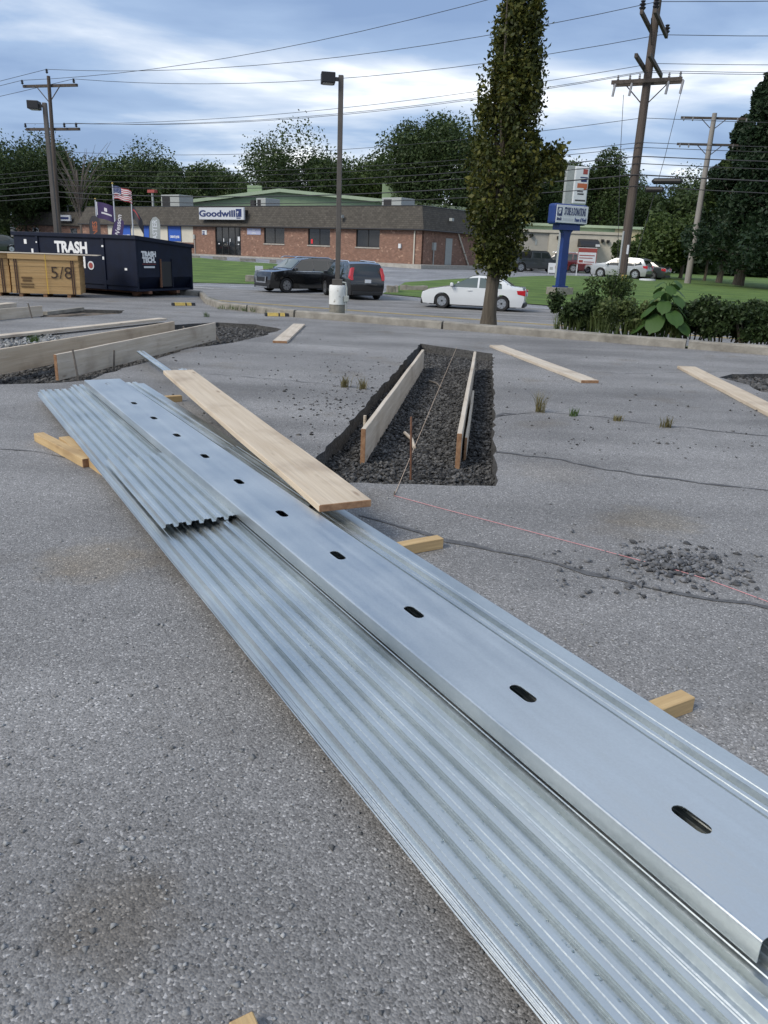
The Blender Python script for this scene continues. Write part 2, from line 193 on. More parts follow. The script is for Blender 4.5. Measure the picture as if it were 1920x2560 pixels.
M=dict(
 lot=asphalt('lot_asphalt',(.170,.166,.162),(.256,.250,.244),agg=165,streak=.16,stains=[(*gnd(x,y)[:2],r,c) for x,y,r,c in ((290,2290,.17,(.66,.58,.47)),(250,1400,.3,(1.05,.92,.72)),(1640,1300,.28,(1.08,.98,.80)),(1380,1180,.35,(1.1,1.05,.98)),(700,1700,.5,(.85,.83,.8)))]),
 road=asphalt('road_asphalt',(.175,.17,.165),(.22,.215,.208),agg=60,bump=.2,streak=.2),
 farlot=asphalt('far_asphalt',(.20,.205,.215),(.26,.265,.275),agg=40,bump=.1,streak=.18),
 cut=mat('cut_asphalt',(.075,.073,.07),.95,var=.5,scale=30,bump=1.,bscale=60),
 tar=mat('tar',(.10,.099,.10),.75,var=.4,scale=20,bump=.5),
 gravelbed=mat('gravel_bed',(.035,.034,.033),.95,var=.6,scale=18,bump=1.,bscale=50),
 stone=mat('stone',(.042,.041,.040),.9,var=.35,scale=6,col2=(.09,.088,.085),island=.8),
 palestone=mat('pale_stone',(.16,.165,.17),.9,scale=5,col2=(.32,.32,.31),island=.55),
 galv=galv('galvanized',(.61,.645,.64),.38), galv2=galv('galvanized_smooth',(.63,.655,.65),.38),
 wood=mat('new_lumber',(.46,.37,.265),.8,knots=True,scale=1.,col2=(.58,.49,.375),stretch=(1.2,26,26),bump=.25,bscale=2.),
 wood_w=mat('weathered_lumber',(.46,.39,.30),.85,knots=True,scale=1.,col2=(.58,.51,.42),stretch=(1.5,22,22),bump=.3,bscale=2.),
 wood_y=mat('yellow_lumber',(.40,.265,.125),.8,knots=True,scale=1.,col2=(.56,.40,.20),stretch=(2,30,30),bump=.2,bscale=2.),
 endgrain=mat('end_grain',(.20,.10,.05),.9,scale=25,col2=(.34,.2,.11)),
 ply=mat('plywood',(.40,.245,.10),.8,scale=1.,col2=(.52,.345,.16),stretch=(.8,.8,30)),
 rust=mat('rusty_steel',(.12,.055,.03),.85,scale=30,col2=(.2,.1,.06)),
 stake=mat('steel_stake',(.12,.105,.09),.7,metal=.4,scale=20,col2=(.22,.19,.16)),
 conc=mat('concrete',(.30,.28,.245),.9,scale=5,col2=(.43,.41,.37),bump=.4,bscale=40),
 conc_d=mat('old_concrete',(.17,.155,.13),.92,scale=4,col2=(.30,.28,.24),bump=.6,bscale=25),
 conc_p=mat('peeling_white_paint',(.27,.24,.20),.8,lo=.36,hi=.43,scale=5,col2=(.72,.72,.70),bump=.4,bscale=15),
 navy=mat('navy_steel',(.0025,.005,.016),.6,spec=.3,scale=3,col2=(.004,.009,.028),bump=.1,bscale=5),
 white=mat('white_paint',(.78,.78,.77),.6,var=.06,scale=10),
 black=mat('black_plastic',(.012,.012,.013),.5),
 yellow=mat('yellow_paint',(.48,.35,.09),.6,var=.2,scale=20),
 yline=mat('road_yellow',(.50,.36,.10),.8,var=.3,scale=8),
 brick=brickmat('brick',(.20,.088,.055),(.30,.15,.098),(.19,.155,.13),.21,.075),
 shingle=brickmat('shingle',(.055,.048,.038),(.085,.075,.06),(.028,.024,.02),.33,.16,ms=.012,vertical=False),
 cream=mat('cream_panel',(.56,.53,.45),.8,var=.05,scale=2),
 beige=mat('beige_render',(.50,.46,.38),.85,var=.08,scale=1.5), grey_r=mat('grey_render',(.36,.34,.30),.85,var=.08,scale=1.5),
 tan=mat('tan_panel',(.52,.44,.27),.8,var=.05,scale=2), green=mat('green_metal',(.24,.32,.19),.55,var=.08,scale=1.5), green_l=mat('pale_green_trim',(.36,.44,.30),.55,var=.05,scale=2),
 glass=mat('dark_glass',(.012,.014,.016),.06,coat=.3), cglass=mat('car_glass',(.02,.026,.026),.04,coat=.5), lglass=mat('clear_car_glass',(.09,.115,.11),.05,coat=.5),
 frame=mat('dark_frame',(.02,.018,.017),.5), blue=mat('blue_poster',(.02,.09,.42),.6,var=.05), navyp=mat('navy_print',(.012,.025,.11),.6),
 signblue=mat('sign_blue',(.008,.032,.16),.45,var=.1,scale=3), silver=mat('sign_silver',(.50,.52,.55),.45), signw=mat('sign_white',(.62,.64,.66),.5,var=.04,scale=3),
 pole=mat('weathered_pole',(.055,.042,.034),.9,scale=1.,col2=(.11,.088,.072),stretch=(20,20,.7),bump=.5,bscale=3), pole_g=mat('grey_pole',(.20,.185,.17),.9,scale=1.,col2=(.30,.28,.26),stretch=(20,20,.7)),
 bronze=mat('bronze_pole',(.085,.075,.066),.55,var=.15,scale=4), arm=mat('crossarm',(.075,.062,.052),.9,var=.3,scale=8), ins=mat('insulator',(.03,.03,.034),.3), insl=mat('grey_insulator',(.3,.3,.31),.4),
 wire=mat('wire',(.035,.035,.037),.6), lens=mat('lamp_lens',(.35,.35,.33),.3),
 bark=mat('bark',(.060,.048,.036),.95,scale=1.,col2=(.12,.10,.078),stretch=(14,14,1.5),bump=.8,bscale=3),
 lawn=mat('lawn',(.062,.115,.018),.9,scale=.7,col2=(.105,.17,.030),bump=.6,bscale=50), verge=mat('verge',(.07,.10,.03),.95,scale=2.,col2=(.16,.15,.08),bump=.8,bscale=30), earth=mat('earth',(.07,.075,.035),.95,scale=.1,col2=(.05,.08,.025)),
 dirt=mat('dirt',(.10,.08,.06),.95,scale=5,col2=(.17,.14,.11),bump=1.,bscale=20),
 tyre=mat('tyre',(.014,.014,.015),.8), rim=mat('alloy',(.55,.56,.58),.3,metal=.9), rimd=mat('dark_alloy',(.12,.12,.13),.4,metal=.8), chrome=mat('chrome',(.75,.76,.78),.15,metal=1.),
 red=mat('red_lens',(.45,.012,.02),.2,coat=.5), redp=mat('red_print',(.30,.06,.05),.6), orange=mat('orange_print',(.42,.12,.05),.6), hl=mat('headlight',(.5,.52,.54),.1,coat=.6), amber=mat('amber_lens',(.6,.22,.04),.2),
 p_black=mat('black_car_paint',(.008,.008,.009),.2,coat=1.), p_grey=mat('grey_car_paint',(.035,.042,.045),.28,coat=1.), p_white=mat('white_car_paint',(.66,.68,.69),.25,coat=1.), p_maroon=mat('maroon_car_paint',(.09,.008,.010),.25,coat=1.), p_silver=mat('silver_car_paint',(.42,.44,.46),.3,metal=.3,coat=1.), p_blue=mat('blue_car_paint',(.02,.03,.07),.25,coat=1.),
 pink=mat('pink_string',(.62,.28,.29),.8), tan_s=mat('tan_string',(.50,.38,.28),.8), strap=mat('dark_strap',(.06,.025,.015),.6), ystrap=mat('yellow_strap',(.62,.40,.06),.6), ink=mat('ink',(.05,.03,.02),.8), brownink=mat('brown_ink',(.13,.075,.03),.8),
 drop=mat('water',(.85,.9,.92),.02,trans=1.), flagr=mat('flag_red',(.38,.06,.07),.8), flagw=mat('flag_white',(.62,.6,.62),.8), flagb=mat('flag_blue',(.04,.06,.16),.8), purple=mat('purple_cloth',(.05,.03,.10),.8), charcoal=mat('charcoal_cloth',(.05,.048,.055),.8), rtu=mat('unit_grey',(.33,.35,.34),.6,var=.1), cab=mat('cabinet_green',(.10,.15,.12),.6),
 l_oak=leafmat('oak_leaf',(.048,.062,.013),(.23,.205,.036)), l_dark=leafmat('dark_leaf',(.044,.071,.023),(.10,.14,.040)), l_mid=leafmat('mid_leaf',(.050,.080,.022),(.115,.155,.042)), l_light=leafmat('light_leaf',(.06,.095,.025),(.13,.17,.045)),
 l_pine=leafmat('pine_needle',(.020,.040,.018),(.046,.076,.030)), l_hedge=leafmat('hedge_leaf',(.032,.055,.018),(.075,.112,.035)), l_weed=leafmat('weed_leaf',(.075,.105,.032),(.19,.21,.08)), l_big=leafmat('broad_leaf',(.055,.112,.028),(.095,.165,.045),.7), l_dry=leafmat('dry_grass',(.16,.14,.06),(.30,.25,.12)), l_grass=leafmat('grass_blade',(.06,.11,.02),(.13,.18,.05)), dead=mat('dead_twig',(.12,.10,.085),.9),
)
def stripe_lawn(m):
    t=m.node_tree; p=t.nodes['Principled BSDF']; src=p.inputs['Base Color'].links[0].from_socket
    tcn=t.nodes.new('ShaderNodeTexCoord'); mp=t.nodes.new('ShaderNodeMapping'); mp.inputs['Rotation'].default_value=(0,0,math.radians(25)); t.links.new(tcn.outputs['Object'],mp.inputs[0])
    wv=t.nodes.new('ShaderNodeTexWave'); wv.bands_direction='Y'; wv.inputs['Scale'].default_value=.28; wv.inputs['Distortion'].default_value=4; wv.inputs['Detail'].default_value=4; t.links.new(mp.outputs[0],wv.inputs['Vector'])
    nz=t.nodes.new('ShaderNodeTexNoise'); nz.inputs['Scale'].default_value=9; nz.inputs['Detail'].default_value=6; t.links.new(tcn.outputs['Object'],nz.inputs['Vector'])
    ad=t.nodes.new('ShaderNodeMath'); ad.operation='ADD'; t.links.new(wv.outputs['Fac'],ad.inputs[0]); t.links.new(nz.outputs['Fac'],ad.inputs[1])
    mr=t.nodes.new('ShaderNodeMapRange'); mr.inputs[1].default_value=.2; mr.inputs[2].default_value=1.8; mr.inputs[3].default_value=.8; mr.inputs[4].default_value=1.2; t.links.new(ad.outputs[0],mr.inputs[0])
    mx=t.nodes.new('ShaderNodeMix'); mx.data_type='RGBA'; mx.blend_type='MULTIPLY'; mx.inputs[0].default_value=1; t.links.new(src,mx.inputs[6]); t.links.new(mr.outputs[0],mx.inputs[7]); t.links.new(mx.outputs[2],p.inputs['Base Color'])
stripe_lawn(M['lawn'])
# ------------------------------------------------------------------ mesh helpers
class MB:
    def __init__(s): s.v=[]; s.f=[]
    def add(s,vs,fs):
        o=len(s.v); s.v+= [tuple(v) for v in vs]; s.f+=[tuple(i+o for i in f) for f in fs]; return s
    def box(s,a,b):
        x0,y0,z0=a; x1,y1,z1=b
        return s.add([(x0,y0,z0),(x1,y0,z0),(x1,y1,z0),(x0,y1,z0),(x0,y0,z1),(x1,y0,z1),(x1,y1,z1),(x0,y1,z1)],[(0,3,2,1),(4,5,6,7),(0,1,5,4),(1,2,6,5),(2,3,7,6),(3,0,4,7)])
    def hexa(s,P): return s.add(P,[(0,3,2,1),(4,5,6,7),(0,1,5,4),(1,2,6,5),(2,3,7,6),(3,0,4,7)])
    def tube(s,pts,r,n=6,cap=True):
        pts=[Vector(p) for p in pts]; rs=r if isinstance(r,(list,tuple)) else [r]*len(pts); o=len(s.v)
        for i,p in enumerate(pts):
            t=(pts[min(i+1,len(pts)-1)]-pts[max(i-1,0)]).normalized()
            a=t.cross(Vector((0,0,1)) if abs(t.z)<.9 else Vector((1,0,0))).normalized(); b=t.cross(a)
            for k in range(n):
                q=2*math.pi*k/n; s.v.append(tuple(p+(a*math.cos(q)+b*math.sin(q))*rs[i]))
        for i in range(len(pts)-1):
            for k in range(n):
                k2=(k+1)%n; s.f.append((o+i*n+k,o+i*n+k2,o+(i+1)*n+k2,o+(i+1)*n+k))
        if cap: s.f.append(tuple(o+k for k in range(n))[::-1]); s.f.append(tuple(o+(len(pts)-1)*n+k for k in range(n)))
        return s
    def lathe(s,prof,n=16,axis='Z'):
        o=len(s.v)
        for r,z in prof:
            for k in range(n):
                q=2*math.pi*k/n; x,y=r*math.cos(q),r*math.sin(q)
                s.v.append((x,y,z) if axis=='Z' else (x,z,y))
        for i in range(len(prof)-1):
            for k in range(n):
                k2=(k+1)%n; s.f.append((o+i*n+k,o+i*n+k2,o+(i+1)*n+k2,o+(i+1)*n+k))
        s.f.append(tuple(o+k for k in range(n))[::-1]); s.f.append(tuple(o+(len(prof)-1)*n+k for k in range(n))); return s
    def prism(s,poly,axis,a,b):     # poly of 2-D points; axis: 0 x,1 y,2 z
        def mk(p,t): return {0:(t,p[0],p[1]),1:(p[0],t,p[1]),2:(p[0],p[1],t)}[axis]
        n=len(poly); return s.add([mk(p,a) for p in poly]+[mk(p,b) for p in poly],[tuple(range(n))[::-1],tuple(range(n,2*n))]+[(i,(i+1)%n,n+(i+1)%n,n+i) for i in range(n)])
def me(mb,name='mesh'):
    m=bpy.data.meshes.new(name); m.from_pydata(mb.v,[],mb.f); m.update(); return m
def setp(o,label=None,cat=None,group=None,kind=None):
    for k,v in (('label',label),('category',cat),('group',group),('kind',kind)):
        if v: o[k]=v
    return o
def recalc(m):
    b=bmesh.new(); b.from_mesh(m); bmesh.ops.recalc_face_normals(b,faces=b.faces); b.to_mesh(m); b.free()
def obj(name,mb,material,parent=None,smooth=False,bevel=0.,label=None,cat=None,group=None,kind=None,world=False,segs=2):
    m=mb if isinstance(mb,bpy.types.Mesh) else me(mb,name)
    if not isinstance(mb,bpy.types.Mesh): recalc(m)
    o=bpy.data.objects.new(name,m); C.objects.link(o)
    if not m.materials: m.materials.append(M[material] if isinstance(material,str) else material)
    if parent:
        o.parent=parent
        if world: m.transform(Matrix.Translation(-parent.location))
    if smooth: m.shade_smooth() if hasattr(m,'shade_smooth') else [setattr(p,'use_smooth',True) for p in m.polygons]
    if smooth=='angle': m.set_sharp_from_angle(angle=math.radians(38))
    if bevel:
        bv=o.modifiers.new('bevel','BEVEL'); bv.width=bevel; bv.segments=segs; bv.limit_method='ANGLE'; bv.angle_limit=math.radians(35)
    return setp(o,label,cat,group,kind)
def thing(name,label,cat,loc=(0,0,0),rotz=0.,group=None):
    o=bpy.data.objects.new(name,None); C.objects.link(o); o.location=loc; o.rotation_euler=(0,0,rotz); o.empty_display_size=.2
    return setp(o,label,cat,group)
def frame_mat(o,ex,ey,ez): return Matrix(((ex.x,ey.x,ez.x,o.x),(ex.y,ey.y,ez.y,o.y),(ex.z,ey.z,ez.z,o.z),(0,0,0,1)))
def fill(outer,holes=(),extra=()):
    """2-D triangulation of a polygon with holes -> (verts2d, tris)"""
    V=[];E=[]
    for poly in [outer]+list(holes):
        o=len(V); V+=[Vector(p) for p in poly]; E+=[(o+i,o+(i+1)%len(poly)) for i in range(len(poly))]
    V+=[Vector(p) for p in extra]
    r=delaunay_2d_cdt(V,E,[],0,1e-6); vs,fs=r[0],r[2]
    def inside(p,poly):
        c=False; n=len(poly)
        for i in range(n):
            x1,y1=poly[i][0],poly[i][1]; x2,y2=poly[i-1][0],poly[i-1][1]
            if (y1>p[1])!=(y2>p[1]) and p[0]<(x2-x1)*(p[1]-y1)/(y2-y1)+x1: c=not c
        return c
    keep=[]
    for f in fs:
        c=(sum(vs[i][0] for i in f)/len(f),sum(vs[i][1] for i in f)/len(f))
        if inside(c,outer) and not any(inside(c,h) for h in holes): keep.append(tuple(f))
    return [tuple(v) for v in vs],keep
def npmesh(name,V,n=4):
    """V: (k*n,3) array, faces of n consecutive verts"""
    V=np.asarray(V,dtype=np.float32); k=len(V)//n; m=bpy.data.meshes.new(name)
    m.vertices.add(k*n); m.vertices.foreach_set('co',V.ravel()); m.loops.add(k*n); m.loops.foreach_set('vertex_index',np.arange(k*n,dtype=np.int32))
    m.polygons.add(k); m.polygons.foreach_set('loop_start',np.arange(0,k*n,n,dtype=np.int32)); m.polygons.foreach_set('loop_total',np.full(k,n,dtype=np.int32)); m.update(calc_edges=True); return m
def leaves(P,size,flat=.0,jit=.4,asp=.55):
    """rhombic leaves at points P"""
    P=np.asarray(P); k=len(P); d=RNG.normal(size=(k,3)); d[:,2]*=(1-flat); d/=np.linalg.norm(d,axis=1)[:,None]
    e=RNG.normal(size=(k,3)); e-= (e*d).sum(1)[:,None]*d; e/=np.linalg.norm(e,axis=1)[:,None]
    sz=size*(1+jit*RNG.normal(size=k)).clip(.4,1.9)[:,None]
    n=np.cross(d,e)*sz*.12
    V=np.stack([P-d*sz*.5,P+e*sz*asp*.5+n,P+d*sz*.5,P-e*sz*asp*.5+n],axis=1); return V.reshape(-1,3)
ICO=None
def stones(P,size,jit=.5,flat=.65,rot=True):
    """angular stones (octahedra, jittered) as triangles"""
    P=np.asarray(P); k=len(P); B=np.array([(1,0,0),(0,1,0),(-1,0,0),(0,-1,0),(0,0,1),(0,0,-1)],float); Fc=[(0,1,4),(1,2,4),(2,3,4),(3,0,4),(1,0,5),(2,1,5),(3,2,5),(0,3,5)]
    sz=size*np.exp(jit*RNG.normal(size=k)).clip(.35,2.4)
    V=B[None]*(1+.35*RNG.normal(size=(k,6,1))).clip(.5,1.6); V=V+.22*RNG.normal(size=(k,6,3)); V[:,:,2]*=flat
    a=RNG.uniform(0,2*math.pi,k); ca,sa=np.cos(a)[:,None],np.sin(a)[:,None]
    x=V[:,:,0]*ca-V[:,:,1]*sa; y=V[:,:,0]*sa+V[:,:,1]*ca; V[:,:,0]=x; V[:,:,1]=y
    V=V*sz[:,None,None]*.5+P[:,None,:]
    return V[:,np.array(Fc).ravel(),:].reshape(-1,3)
def stone_mesh(name,P,size,**k):
    P=np.asarray(P); V=stones(P,size,**k); m=npmesh(name,V,3)
    b=bmesh.new(); b.from_mesh(m); bmesh.ops.remove_doubles(b,verts=b.verts,dist=1e-5); b.to_mesh(m); b.free(); return m
def text(body,size,ext=.004,bold=0.,align='CENTER',xs=1.):
    c=bpy.data.curves.new('text','FONT'); c.body=body; c.size=size; c.extrude=ext; c.offset=bold; c.align_x=align; c.align_y='CENTER'; c.resolution_u=3
    o=bpy.data.objects.new('text',c); C.objects.link(o); dg=bpy.context.evaluated_depsgraph_get(); m=bpy.data.meshes.new_from_object(o.evaluated_get(dg)); bpy.data.objects.remove(o); bpy.data.curves.remove(c)
    if xs!=1: m.transform(Matrix.Diagonal((xs,1,1,1)))
    return m
def text_on(name,body,size,mt,parent,loc,rx=math.pi/2,rz=0.,ry=0.,bold=0.,xs=1.,ext=.004):
    m=text(body,size,ext,bold,xs=xs); m.transform(Matrix.Translation(Vector(loc))@Matrix.Rotation(rz,4,'Z')@Matrix.Rotation(ry,4,'Y')@Matrix.Rotation(rx,4,'X'))
    return obj(name,m,mt,parent)
def plank(name,p0,p1,width,thick,mt,label=None,cat='board',group=None,tilt=0.,parent=None,bev=.003,endm='endgrain'):
    """lumber from p0 to p1 (centre line of the bottom face); local x along the length; tilt 0 = lying flat, pi/2 = on edge"""
    p0=Vector(p0);p1=Vector(p1); ex=(p1-p0).normalized(); side=Vector((0,0,1)).cross(ex).normalized(); upv=ex.cross(side)
    ey=side*math.cos(tilt)+upv*math.sin(tilt); ez=ex.cross(ey); L=(p1-p0).length
    k=8; mb=MB(); vs=[]
    for i in range(k+1):
        x=L*i/k; j=[random.uniform(-.0018,.0018) for _ in range(2)]
        for (y,z) in ((-width/2,0),(width/2,0),(width/2,thick),(-width/2,thick)): vs.append((x,y+j[0],z+j[1]))
    fs=[(3,2,1,0),(4*k,4*k+1,4*k+2,4*k+3)]
    for i in range(k):
        for q in range(4): fs.append((4*i+q,4*i+(q+1)%4,4*i+4+(q+1)%4,4*i+4+q))
    mb.add(vs,fs); off=Vector((0,0,width/2)) if tilt>1 else Vector((0,0,0))
    if tilt>1: off=off-ez*(thick/2)
    o=obj(name,mb,mt,None,bevel=bev,segs=1,label=label,cat=cat,group=group); o.matrix_world=frame_mat(p0+off,ex,ey,ez)
    o.data.materials.append(M[endm]); o.data.polygons[0].material_index=1; o.data.polygons[1].material_index=1
    if parent: o.parent=parent
    return o
def dup(root,loc=None,rz=None,label=None):
    r=root.copy(); C.objects.link(r)
    if loc is not None: r.location=loc
    if rz is not None: r.rotation_euler=(0,0,rz)
    if label: r['label']=label
    for ch in root.children:
        c=ch.copy(); C.objects.link(c); c.parent=r
        for g in ch.children: d=g.copy(); C.objects.link(d); d.parent=c
    return r
def inpoly(p,poly):
    c=False
    for i in range(len(poly)):
        a,b=poly[i],poly[i-1]
        if (a[1]>p[1])!=(b[1]>p[1]) and p[0]<(b[0]-a[0])*(p[1]-a[1])/(b[1]-a[1])+a[0]: c=not c
    return c
# ================================================================== SETTING
def patch(name,poly,dz,mt,step=3.,kind='structure'):
    """terrain-following sheet over a ground polygon"""
    b=bmesh.new(); vs=[b.verts.new((p[0],p[1],0)) for p in poly]; b.faces.new(vs)
    xs=[p[0] for p in poly]; ys=[p[1] for p in poly]; cx,cy=sum(xs)/len(xs),sum(ys)/len(ys); R=max(max(xs)-min(xs),max(ys)-min(ys))
    for dirn in (ES,EN):
        k=-R*1.5
        while k<R*1.5:
            c=Vector((cx,cy,0))+dirn*(k-((Vector((cx,cy,0)).dot(dirn))%step)); bmesh.ops.bisect_plane(b,geom=b.verts[:]+b.edges[:]+b.faces[:],plane_co=c,plane_no=dirn); k+=step
    for v in b.verts: v.co.z=tz(v.co.x,v.co.y)+dz
    bmesh.ops.recalc_face_normals(b,faces=b.faces); m=bpy.data.meshes.new(name); b.to_mesh(m); b.free()
    if m.polygons and m.polygons[0].normal.z<0: m.flip_normals()
    return obj(name,m,mt,kind=kind)
# wide terrain
ss=[-500,-300,-200,-150]+list(range(-120,61,6))+[90,150,300,500]; ns_=[KERB-.6,KERB+.15,KERB+.5,16.5,17.5,18.5,19.4,20,24,30,37,37.5]+[38+1.2*i for i in range(15)]+[60,75,90,120,170,250,400,900]
mb=MB(); mb.v=[tuple((ES*s+EN*n)[:2])+(tz(*(ES*s+EN*n)[:2])-.03-(.25 if n<kn(s)+.3 else 0),) for n in ns_ for s in ss]; w_=len(ss)
mb.f=[(j*w_+i,j*w_+i+1,(j+1)*w_+i+1,(j+1)*w_+i) for j in range(len(ns_)-1) for i in range(w_-1)]
obj('ground',mb,'earth',kind='structure',smooth=True)
patch('verge',[sn(a,b+.2)[:2] for a,b in KPTS]+[sn(60,R0+.2)[:2],sn(-9,R0+.2)[:2],sn(-16,22)[:2],sn(-90,22)[:2]],.012,'verge',1.5)
patch('road',[sn(-200,R0)[:2],sn(120,R0)[:2],sn(120,R1)[:2],sn(-200,R1)[:2]],.0,'road',12.)
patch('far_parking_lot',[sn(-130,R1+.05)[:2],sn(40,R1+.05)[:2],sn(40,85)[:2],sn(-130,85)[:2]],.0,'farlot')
for n in (28.15,28.4):
    mb=MB()
    for i in range(60): s=-120+3*i; mb.add([sn(s,n-.055,RZ+.006),sn(s+3,n-.055,RZ+.006),sn(s+3,n+.055,RZ+.006),sn(s,n+.055,RZ+.006)],[(0,1,2,3)])
    obj('centre_line',mb,'yline',kind='structure')
mb=MB(); mb.add([sn(-120,36.2,RZ+.006),sn(-28,36.2,RZ+.006),sn(-28,36.32,RZ+.006),sn(-120,36.32,RZ+.006)],[(0,1,2,3)]); obj('edge_line',mb,'white',kind='structure')
def hp(L): return [hit(*q)[:2] for q in L]
lawn_l=hp([(480,708),(640,712),(676,701),(735,676),(690,661),(560,653),(480,644)]); A0=Vector(lawn_l[0]); A1=Vector(lawn_l[-1])
lawn_l+= [tuple(A1+Vector((-60,26))),tuple(A0+Vector((-60,27)))]
patch('lawn',lawn_l,.05,'lawn',2.)
lawn_r=hp([(955,736),(1060,746),(1320,762),(1700,790)])+[tuple(sn(40,R1+.15)[:2]),tuple(sn(48,70)[:2])]+hp([(1920,678),(1643,685),(1594,696),(1406,690),(1288,695),(1115,701),(1013,708)])
patch('lawn',lawn_r,.05,'lawn',2.)
# kerbs of the far lawn
# lot with pits cut out
G=lambda L,z=0.: [tuple(gnd(x,y,z)[:2]) for x,y in L]
def rough(poly,amp,step):
    out=[]
    for i in range(len(poly)):
        a=Vector(poly[i]); b=Vector(poly[(i+1)%len(poly)]); n=max(1,int((b-a).length/step)); t=(b-a).normalized() if (b-a).length else Vector((1,0)); nn=Vector((-t.y,t.x))
        for k in range(n):
            p=a+(b-a)*(k/n); out.append(tuple(p+nn*(random.uniform(-amp,amp) if k else 0)))
    return out
PIT1=rough(G([(742,1203),(1239,1215),(1232,884),(1051,859)]),.02,.14)
PIT2=rough(G([(-120,962),(150,957),(225,950),(262,934),(350,910),(402,893),(470,872),(560,860),(650,842),(705,823),(640,811),(545,806),(430,812),(200,850),(-120,905)]),.035,.2)
PIT4=rough(G([(100,793),(108,780),(200,773),(312,776),(300,784),(200,791)]),.03,.3)
PIT5=rough(G([(1797,943),(1830,935),(2010,935),(2020,990),(1905,980),(1872,962)]),.03,.2)
outer=[tuple(sn(-90,-30)[:2]),tuple(sn(60,-30)[:2])]+[tuple(sn(a,b)[:2]) for a,b in KPTS[::-1]]
v2,f2=fill(outer,[PIT1,PIT2,PIT4,PIT5]); mb=MB(); mb.add([(x,y,0) for x,y in v2],f2); lot=obj('parking_lot',mb,'lot',kind='structure')
if lot.data.polygons[0].normal.z<0: lot.data.flip_normals()
for poly,dep,fm,nm in ((PIT1,.15,'gravelbed','pit_floor'),(PIT2,.10,'gravelbed','pit_floor'),(PIT4,.08,'dirt','pit_floor'),(PIT5,.08,'dirt','pit_floor')):
    n=len(poly); mb=MB(); mb.add([(x,y,-.0005) for x,y in poly]+[(x+random.uniform(-.01,.01),y+random.uniform(-.01,.01),-dep-.05) for x,y in poly],[(i,(i+1)%n,n+(i+1)%n,n+i) for i in range(n)]); obj('pit_wall',mb,'cut',lot)
    xs=[p[0] for p in poly]; ys=[p[1] for p in poly]; cx,cy=sum(xs)/n,sum(ys)/n
    big=[(cx+(x-cx)*1.02,cy+(y-cy)*1.02) for x,y in poly]; ex=[(random.uniform(min(xs),max(xs)),random.uniform(min(ys),max(ys))) for _ in range(500)]; ex=[p for p in ex if inpoly(p,big)]
    v,f=fill(big,(),ex); mb=MB(); mb.add([(x,y,-dep+random.uniform(-.012,.012)) for x,y in v],f); obj(nm,mb,fm,lot,smooth=True)
def scatter(poly,k,z,zj=.01):
    xs=[p[0] for p in poly]; ys=[p[1] for p in poly]; P=[]
    while len(P)<k:
        p=(random.uniform(min(xs),max(xs)),random.uniform(min(ys),max(ys)))
        if inpoly(p,poly): P.append((p[0],p[1],z+random.uniform(0,zj)))
    return P
obj('trench_gravel',stone_mesh('trench_gravel',scatter(PIT1,32000,-.148,.02),.018,jit=.75),'stone',label='dark crushed gravel covering the trench floor',cat='gravel',kind='stuff')
obj('trench_gravel',stone_mesh('trench_gravel',scatter(PIT2,14000,-.10,.015),.03),'stone',label='loose dark rubble in the excavation beside the form boards',cat='gravel',kind='stuff')
obj('trench_gravel',stone_mesh('trench_gravel',scatter(PIT5,700,-.08,.02),.05),'stone',label='rubble in the cut behind the plank by the hedge side',cat='gravel',kind='stuff')
# loose chippings on the lot
near=[gnd(random.uniform(-100,2020),1000+1560*random.random()**1.3) for _ in range(2600)]; near=[p for p in near if not inpoly(p,PIT1) and not inpoly(p,PIT2)]
obj('loose_chippings',stone_mesh('loose_chippings',[(p.x,p.y,.002) for p in near],.008,jit=.45),'palestone',label='small pale chippings scattered over the asphalt',cat='gravel',kind='stuff')
far_=[gnd(random.gauss(880,90),random.gauss(990,55)) for _ in range(420)]+[gnd(random.uniform(200,1900),random.uniform(880,1150)) for _ in range(500)]
far_=[p for p in far_ if not inpoly(p,PIT1) and not inpoly(p,PIT2)]
obj('asphalt_crumbs',stone_mesh('asphalt_crumbs',[(p.x,p.y,.004) for p in far_],.015),'stone',label='dark asphalt crumbs strewn beside the trench',cat='gravel',kind='stuff')
pile=[]
for _ in range(520):
    a=random.gauss(0,1); b=random.gauss(0,1); q=gnd(1690+72*a,1412+22*b+9*a); pile.append((q.x,q.y,.006+.018*math.exp(-(a*a+b*b))*random.random()))
for _ in range(110): q=gnd(random.uniform(1370,1900),random.uniform(1375,1500)); pile.append((q.x,q.y,.008))
obj('gravel_pile',stone_mesh('gravel_pile',pile,.017,jit=.7),mat('grey_stone',(.075,.078,.085),.9,scale=6,col2=(.17,.172,.178),island=.6),label='small heap of grey crushed stone on the pink string',cat='gravel',kind='stuff')
obj('pale_rubble',stone_mesh('pale_rubble',[tuple(gnd(random.uniform(0,150),random.uniform(838,868),.01)) for _ in range(260)],.05),'palestone',label='pale rubble along the far side of the form boards',cat='gravel',kind='stuff')
